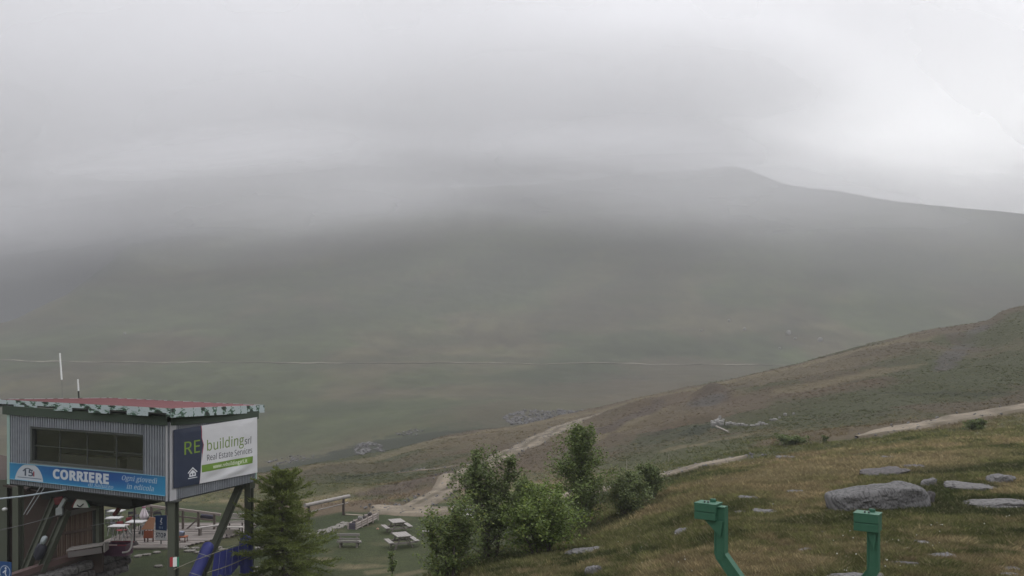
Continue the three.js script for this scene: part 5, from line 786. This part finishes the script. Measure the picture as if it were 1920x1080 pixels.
{
  const p = foot(654, 1026), s = -p.z / F, t = thing('park_bench', 'grey wooden slatted bench seen from behind on the lawn', 'bench', p), Y = (py) => (1026 - py) * s * 1.02, w = 42 * s;
  [[1002.2, 4.6, -0.06], [1009.8, 3.0, -0.03], [1014.6, 3.8, 0]].forEach(([y, h, z]) => part('slat', rbox(w, h * s, 0.045, 0, Y(y), 0.05 + z + 0.1), greyWood, t)); for (let i = 0; i < 3; i++) part('seat_slat', rbox(w, 0.04, 0.11, 0, Y(1017), -0.02 - 0.13 * i), greyWood, t);
  for (const x of [-15.5, 15.5]) { part('leg', [bar(V(x * s, 0, 0.1), V(x * s, Y(1000.5), 0.06), 0.07, 0.08, V(0, 0, 1)), bar(V(x * s, 0, -0.32), V(x * s, Y(1017.6), -0.32), 0.07, 0.08, V(0, 0, 1)), bar(V(x * s, Y(1019), 0.08), V(x * s, Y(1019), -0.34), 0.06, 0.06)], mat(0.16, 0.145, 0.13), t); }
}
{
  // picnic table: planked top, two benches, end frames
  const table = () => {
    const t = thing('picnic_table', '', 'picnic table', V(0, 0, 0), 0, 'grey picnic tables on the lawn'), L = 1.05;
    for (let i = 0; i < 5; i++) part('top_plank', rbox(0.136, 0.045, L + 0.02 * (i % 2), -0.29 + 0.145 * i, 0.62, 0), greyWood, t);
    for (const x of [-1, 1]) for (let i = 0; i < 2; i++) part('bench_plank', rbox(0.118, 0.045, L, x * (0.57 + 0.125 * i), 0.35, 0), greyWood, t);
    const dark = mat(0.12, 0.105, 0.095);
    for (const z of [-1, 1]) { const Z = z * L * 0.36; part('cross_beam', [box(1.36, 0.085, 0.05, 0, 0.285, Z), box(0.62, 0.07, 0.05, 0, 0.562, Z)], z > 0 ? mat(0.2, 0.18, 0.165) : dark, t); for (const x of [-1, 1]) part('leg', bar(V(x * 0.46, 0, Z + 0.03), V(x * 0.17, 0.55, Z + 0.03), 0.05, 0.09, V(0, 0, 1)), dark, t); }
    return t;
  };
  const proto = table(), labels = ['grey picnic table nearest the camera on the lawn', 'grey picnic table just behind the nearest one, before the gravel', 'grey picnic table half hidden behind the dark tree'];
  [[753, 1026, -0.42], [744, 998, -0.42], [870, 986, -0.5]].forEach(([x, y, a], i) => { const p = foot(x, y); if (i === 0) { proto.position.copy(p); proto.rotation.y = -a; proto.userData.label = labels[0]; } else copyOf(proto, p, -a, labels[i]); });
  const q = foot(800, 1005), b = thing('plank_bench', 'small pale plank bench at the left edge of the wispy shrub', 'bench', q, 0.5); part('seat', rbox(0.5, 0.05, 0.22, 0, 0.24, 0, 0, 0, -0.12), greyWood, b); for (const x of [-0.18, 0.18]) part('leg', box(0.06, 0.24, 0.18, x, 0.12, 0), mat(0.1, 0.09, 0.08), b);
  const r = foot(868, 970), w = thing('low_wall', 'low blue grey concrete block behind the half hidden picnic table', 'wall', r); part('block', rbox(1.5, 0.42, 0.5, 0, 0.18, -0.1, 0.05), mat(0.085, 0.085, 0.10), w); part('cap', rbox(1.56, 0.06, 0.56, 0, 0.42, -0.1, 0.05), mat(0.13, 0.13, 0.14), w);
  for (const [x, y, k, label] of [[708, 993, 0.12, 'tiny orange stone on the lawn left of the farther picnic table'], [676, 1018, 0.10, 'tiny white stone on the lawn right of the slatted bench']]) { const g = foot(x, y), o = single('stone', rockGeo(k * 1.4, k, k, x, 2.6, 0.2, 4), label.includes('white') ? paleRockMat : mat(0.3, 0.2, 0.13), label, 'stone'); o.position.copy(g).add(V(0, k * 0.3, 0)); }
  [[1175, 886, 862, 'thin pale stake standing behind the grey green shrub'], [1254, 866, 852, 'thin pale stake on the green hillside above the gravel']].forEach(([x, y, yt, label]) => { const g = foot(x, y), s = -g.z / F, h = (y - yt) * s; single('stake', rod(V(0, -0.1, 0), V(0, h, 0), 0.03, 0.025, 6), mat(0.22, 0.2, 0.16), label, 'stake', 'thin stakes on the hillside').position.copy(g); });
}
// ---------------------------------------------------------------- two green steel arms in the foreground
{
  const green = new THREE.MeshStandardMaterial({ color: C(0.024, 0.088, 0.051), map: grainTex(256, (x, y) => 0.86 + 0.14 * fbm(x * 8, y * 8, 4)), roughness: 0.62 }), steel = mat(0.10, 0.12, 0.11, 0.5, { metalness: 0.4 });
  const arm = (o, label) => {
    const d = o.d, s = d / F, top = at(o.px, o.py, d), gy = height(top.x, top.z), root = thing('steel_arm', label, 'bracket', V(top.x, gy, top.z), o.turn, 'green steel arms at the bottom edge'), H = top.y - gy, w = 0.17, t = 0.014;
    // head: an open box with a seam, a lid with bolts
    const hw = o.head[0] * s, hh = o.head[1] * s, hd = 0.19, hy = H - hh / 2, hx = o.hx * s;
    part('head_front', [rbox(hw, hh * 0.47, t, hx, hy + hh * 0.262, hd / 2, 0, 0, 0, 0.003), rbox(hw, hh * 0.47, t, hx, hy - hh * 0.262, hd / 2, 0, 0, 0, 0.003), box(hw - 0.01, hh, t * 0.6, hx, hy, hd / 2 - 0.008)], green, root);
    part('head_back', rbox(hw, hh, t, hx, hy, -hd / 2, 0, 0, 0, 0.003), green, root); part('head_side', rbox(t, hh, hd - t, hx - hw / 2 + t / 2, hy, 0, 0, 0, 0, 0.003), green, root);
    const ring = new THREE.Shape(); ring.moveTo(-hd / 2, -hh / 2); ring.lineTo(hd / 2, -hh / 2); ring.lineTo(hd / 2, hh / 2); ring.lineTo(-hd / 2, hh / 2); ring.closePath(); const hole = new THREE.Path(); hole.absellipse(0, hh * 0.06, hd * 0.28, hh * 0.30, 0, 6.3); ring.holes.push(hole);
    part('head_side', new THREE.ExtrudeGeometry(ring, { depth: t, bevelEnabled: false, curveSegments: 16 }).rotateY(Math.PI / 2).translate(hx + hw / 2 - t, hy, 0), green, root);
    part('lid', rbox(hw + 0.012, t, hd + 0.016, hx, H + t / 2, 0, 0, 0, 0, 0.003), green, root); part('head_bottom', rbox(hw - 0.02, t, hd - 0.03, hx, H - hh + t / 2, 0, 0, 0, 0, 0.003), green, root);
    for (const [bx, bz] of [[-0.02, 0.05], [0.02, 0.05]]) part('bolt', [rod(V(hx + bx, H + t, bz), V(hx + bx, H + 0.022 + t, bz), 0.011, 0.011, 6)], steel, root);
    part('lug', [rbox(0.062, 0.034, 0.03, hx + 0.035, H + t + 0.017, -0.05, 0, 0, 0, 0.006)], green, root);
    // stem: channel section of web and two flanges, vertical then bent sideways to the ground
    const sx = o.stem * s, bend = H - o.bend * s, k = o.dir, low = V(sx + k * (bend + 0.4) * 0.92 * o.slope, -0.3, 0), elbow = V(sx, bend, 0), cap = V(sx, H - 0.03, 0);
    const seg = (a, b) => { const dv = b.clone().sub(a).normalize(), nx = V(dv.y, -dv.x, 0), off = (q, e) => q.clone().addScaledVector(nx, e); return [bar(off(a, -w * 0.30), off(b, -w * 0.30), w * 0.6, t, nx), bar(off(a, w * 0.30), off(b, w * 0.30), w * 0.6, t, nx), bar(a.clone().add(V(0, 0, w * 0.22)), b.clone().add(V(0, 0, w * 0.22)), w * 0.56, t, V(0, 0, 1))]; };
    part('stem', seg(elbow, cap), green, root); part('lower_stem', seg(low, elbow), green, root);
    part('elbow', new THREE.CylinderGeometry(w * 0.30, w * 0.30, w * 0.58, 20, 1, false).rotateX(Math.PI / 2).translate(sx, bend, 0), green, root); part('cap_plate', rbox(w * 0.64, t, w * 0.64, sx, H - 0.02, 0, 0, 0, 0, 0.003), green, root);
    const gus = new THREE.Shape(); gus.moveTo(hx - hw * o.gus, H - hh); gus.lineTo(sx + w * 0.26, H - hh); gus.lineTo(sx + w * 0.1, H - hh - o.gh * s); gus.closePath(); part('gusset', new THREE.ExtrudeGeometry(gus, { depth: 0.012, bevelEnabled: false }).translate(0, 0, w * 0.32), green, root);
    return root;
  };
  arm({ px: 1328, py: 944, d: 8.6, turn: -0.62, head: [41, 28], hx: 0, stem: 25, bend: 92, dir: 1, slope: 0.85, gus: 0.10, gh: 30 }, 'left green steel arm with a box head, bending down to the right');
  arm({ px: 1627, py: 963, d: 8.6, turn: -0.60, head: [43, 31], hx: 0, stem: 10, bend: 106, dir: -1, slope: 0.75, gus: 0.02, gh: 34 }, 'right green steel arm with a box head, bending down to the left');
}
// ---------------------------------------------------------------- the cloud that drags over the middle and left of the slope: soft wisps through its whole depth
{
  const N = 256, d = new Uint8Array(N * N * 4);
  for (let j = 0; j < N; j++) for (let i = 0; i < N; i++) { const x = i / N * 2 - 1, y = j / N * 2 - 1, r = Math.hypot(x, y), n = fbm(x * 2.3 + 20, y * 2.3 + 7, 5), v = Math.max(0, Math.exp(-3.4 * r * r) - 0.033) * (0.55 + 0.9 * n), o = (j * N + i) * 4; d[o] = d[o + 1] = d[o + 2] = clamp(v) * 255 * smooth(1, 0.8, r); d[o + 3] = 255; }
  const alpha = new THREE.DataTexture(d, N, N); alpha.magFilter = THREE.LinearFilter; alpha.needsUpdate = true;
  const m = new THREE.MeshPhysicalMaterial({ color: C(0.94, 0.945, 0.95), alphaMap: alpha, transparent: true, opacity: 0.36, roughness: 1, transmission: 0.5, thickness: 0, specularIntensity: 0, side: THREE.DoubleSide });
  const g = new THREE.RingGeometry(0.001, 1, 18, 4), p = g.attributes.position; for (let i = 0; i < p.count; i++) p.setZ(i, 0.2 * (fbm(p.getX(i) * 1.2 + 4, p.getY(i) * 1.2, 2) - 0.5)); g.rotateX(-Math.PI / 2); g.computeVertexNormals();
  let seed = 2024; const q = new THREE.Quaternion(), e = new THREE.Euler(), M = new THREE.Matrix4();
  // where the sight line through a pixel meets the slope, roughly: the wisps hang in the air before it
  const reach = (px, py) => { for (let d = 300; d < 3200; d *= 1.03) { const p = at(px, py, d); if (p.y < heightBase(Math.atan2(p.x, -p.z), Math.hypot(p.x, p.z))) return d; } return 2900; };
  // each wisp lies along the slope, hovering above it
  const bank = (opacity, count, x0, x1, y0, y1, wide, deep, label, weight, up = [15, 110], tilt = 0.29) => {
    const R = rng(seed += 7), mm = m.clone(); mm.opacity = opacity; const im = new THREE.InstancedMesh(g, mm, count); let k = 0, tries = 0;
    while (k < count && tries++ < 60000) {
      const px = lerp(x0, x1, ((k * 0.618034) % 1 + 0.35 * R()) % 1), py = lerp(y0, y1, R()); if (R() > weight(px, py)) continue;
      const d = reach(px, py), p = at(px, py, Math.min(d, 2300)), z = lerp(0.65, 1.35, R()) * p.z / -1500; p.y = Math.max(p.y + lerp(up[0], up[1], R()) * (d > 2800 ? 0 : 1), heightBase(Math.atan2(p.x, -p.z), Math.hypot(p.x, p.z)) + deep * z * Math.sin(tilt - 0.24) * 0.86);   // clear of the slope
      im.setMatrixAt(k++, M.compose(p, q.setFromEuler(e.set(tilt + (R() - 0.5) * 0.12, (R() - 0.5) * 0.5, (R() - 0.5) * 0.08)), V(wide * z, 160 * z, deep * z)));
    }
    im.count = k; stuff('cloud', im, label, 'cloud');
  };
  bank(0.58, 26, -600, 1480, 335, 560, 400, 500, 'pale cloud drifting low across the upper slope', (px, py) => smooth(570, 380, py - 45 * Math.sin(px * 0.006 + 0.4)) * smooth(1460, 1150, px + (py - 330) * 0.35) * (0.6 + 0.4 * smooth(100, 500, px)), [60, 150], 0.40);
  bank(0.5, 13, -600, 1330, 190, 340, 430, 330, 'pale cloud hiding the ridge of the slope', (px, py) => smooth(180, 290, py), [60, 160], 0.8);
  bank(0.5, 6, 1040, 1370, 290, 370, 190, 260, 'low cloud wisp trailing over the left shoulder of the clear ridge', (px, py) => smooth(1400, 1290, px + (py - 330) * 0.6), [10, 60], 0.7);
  bank(0.40, 12, -300, 1600, 415, 545, 460, 420, 'thin veil of mist over the middle of the slope', () => 1, [40, 90], 0.44);
  bank(0.20, 8, 1250, 2100, 395, 480, 420, 330, 'thin veil of mist before the right end of the slope', () => 1, [40, 90], 0.44);
  bank(0.45, 11, -600, 2500, -200, 230, 520, 900, 'high even grey cloud filling the sky', (px, py) => lerp(0.72, 1, smooth(1900, 1200, px)) * smooth(265, 100, py), [0, 0], 0.9);
}
renderer.render(scene, camera);
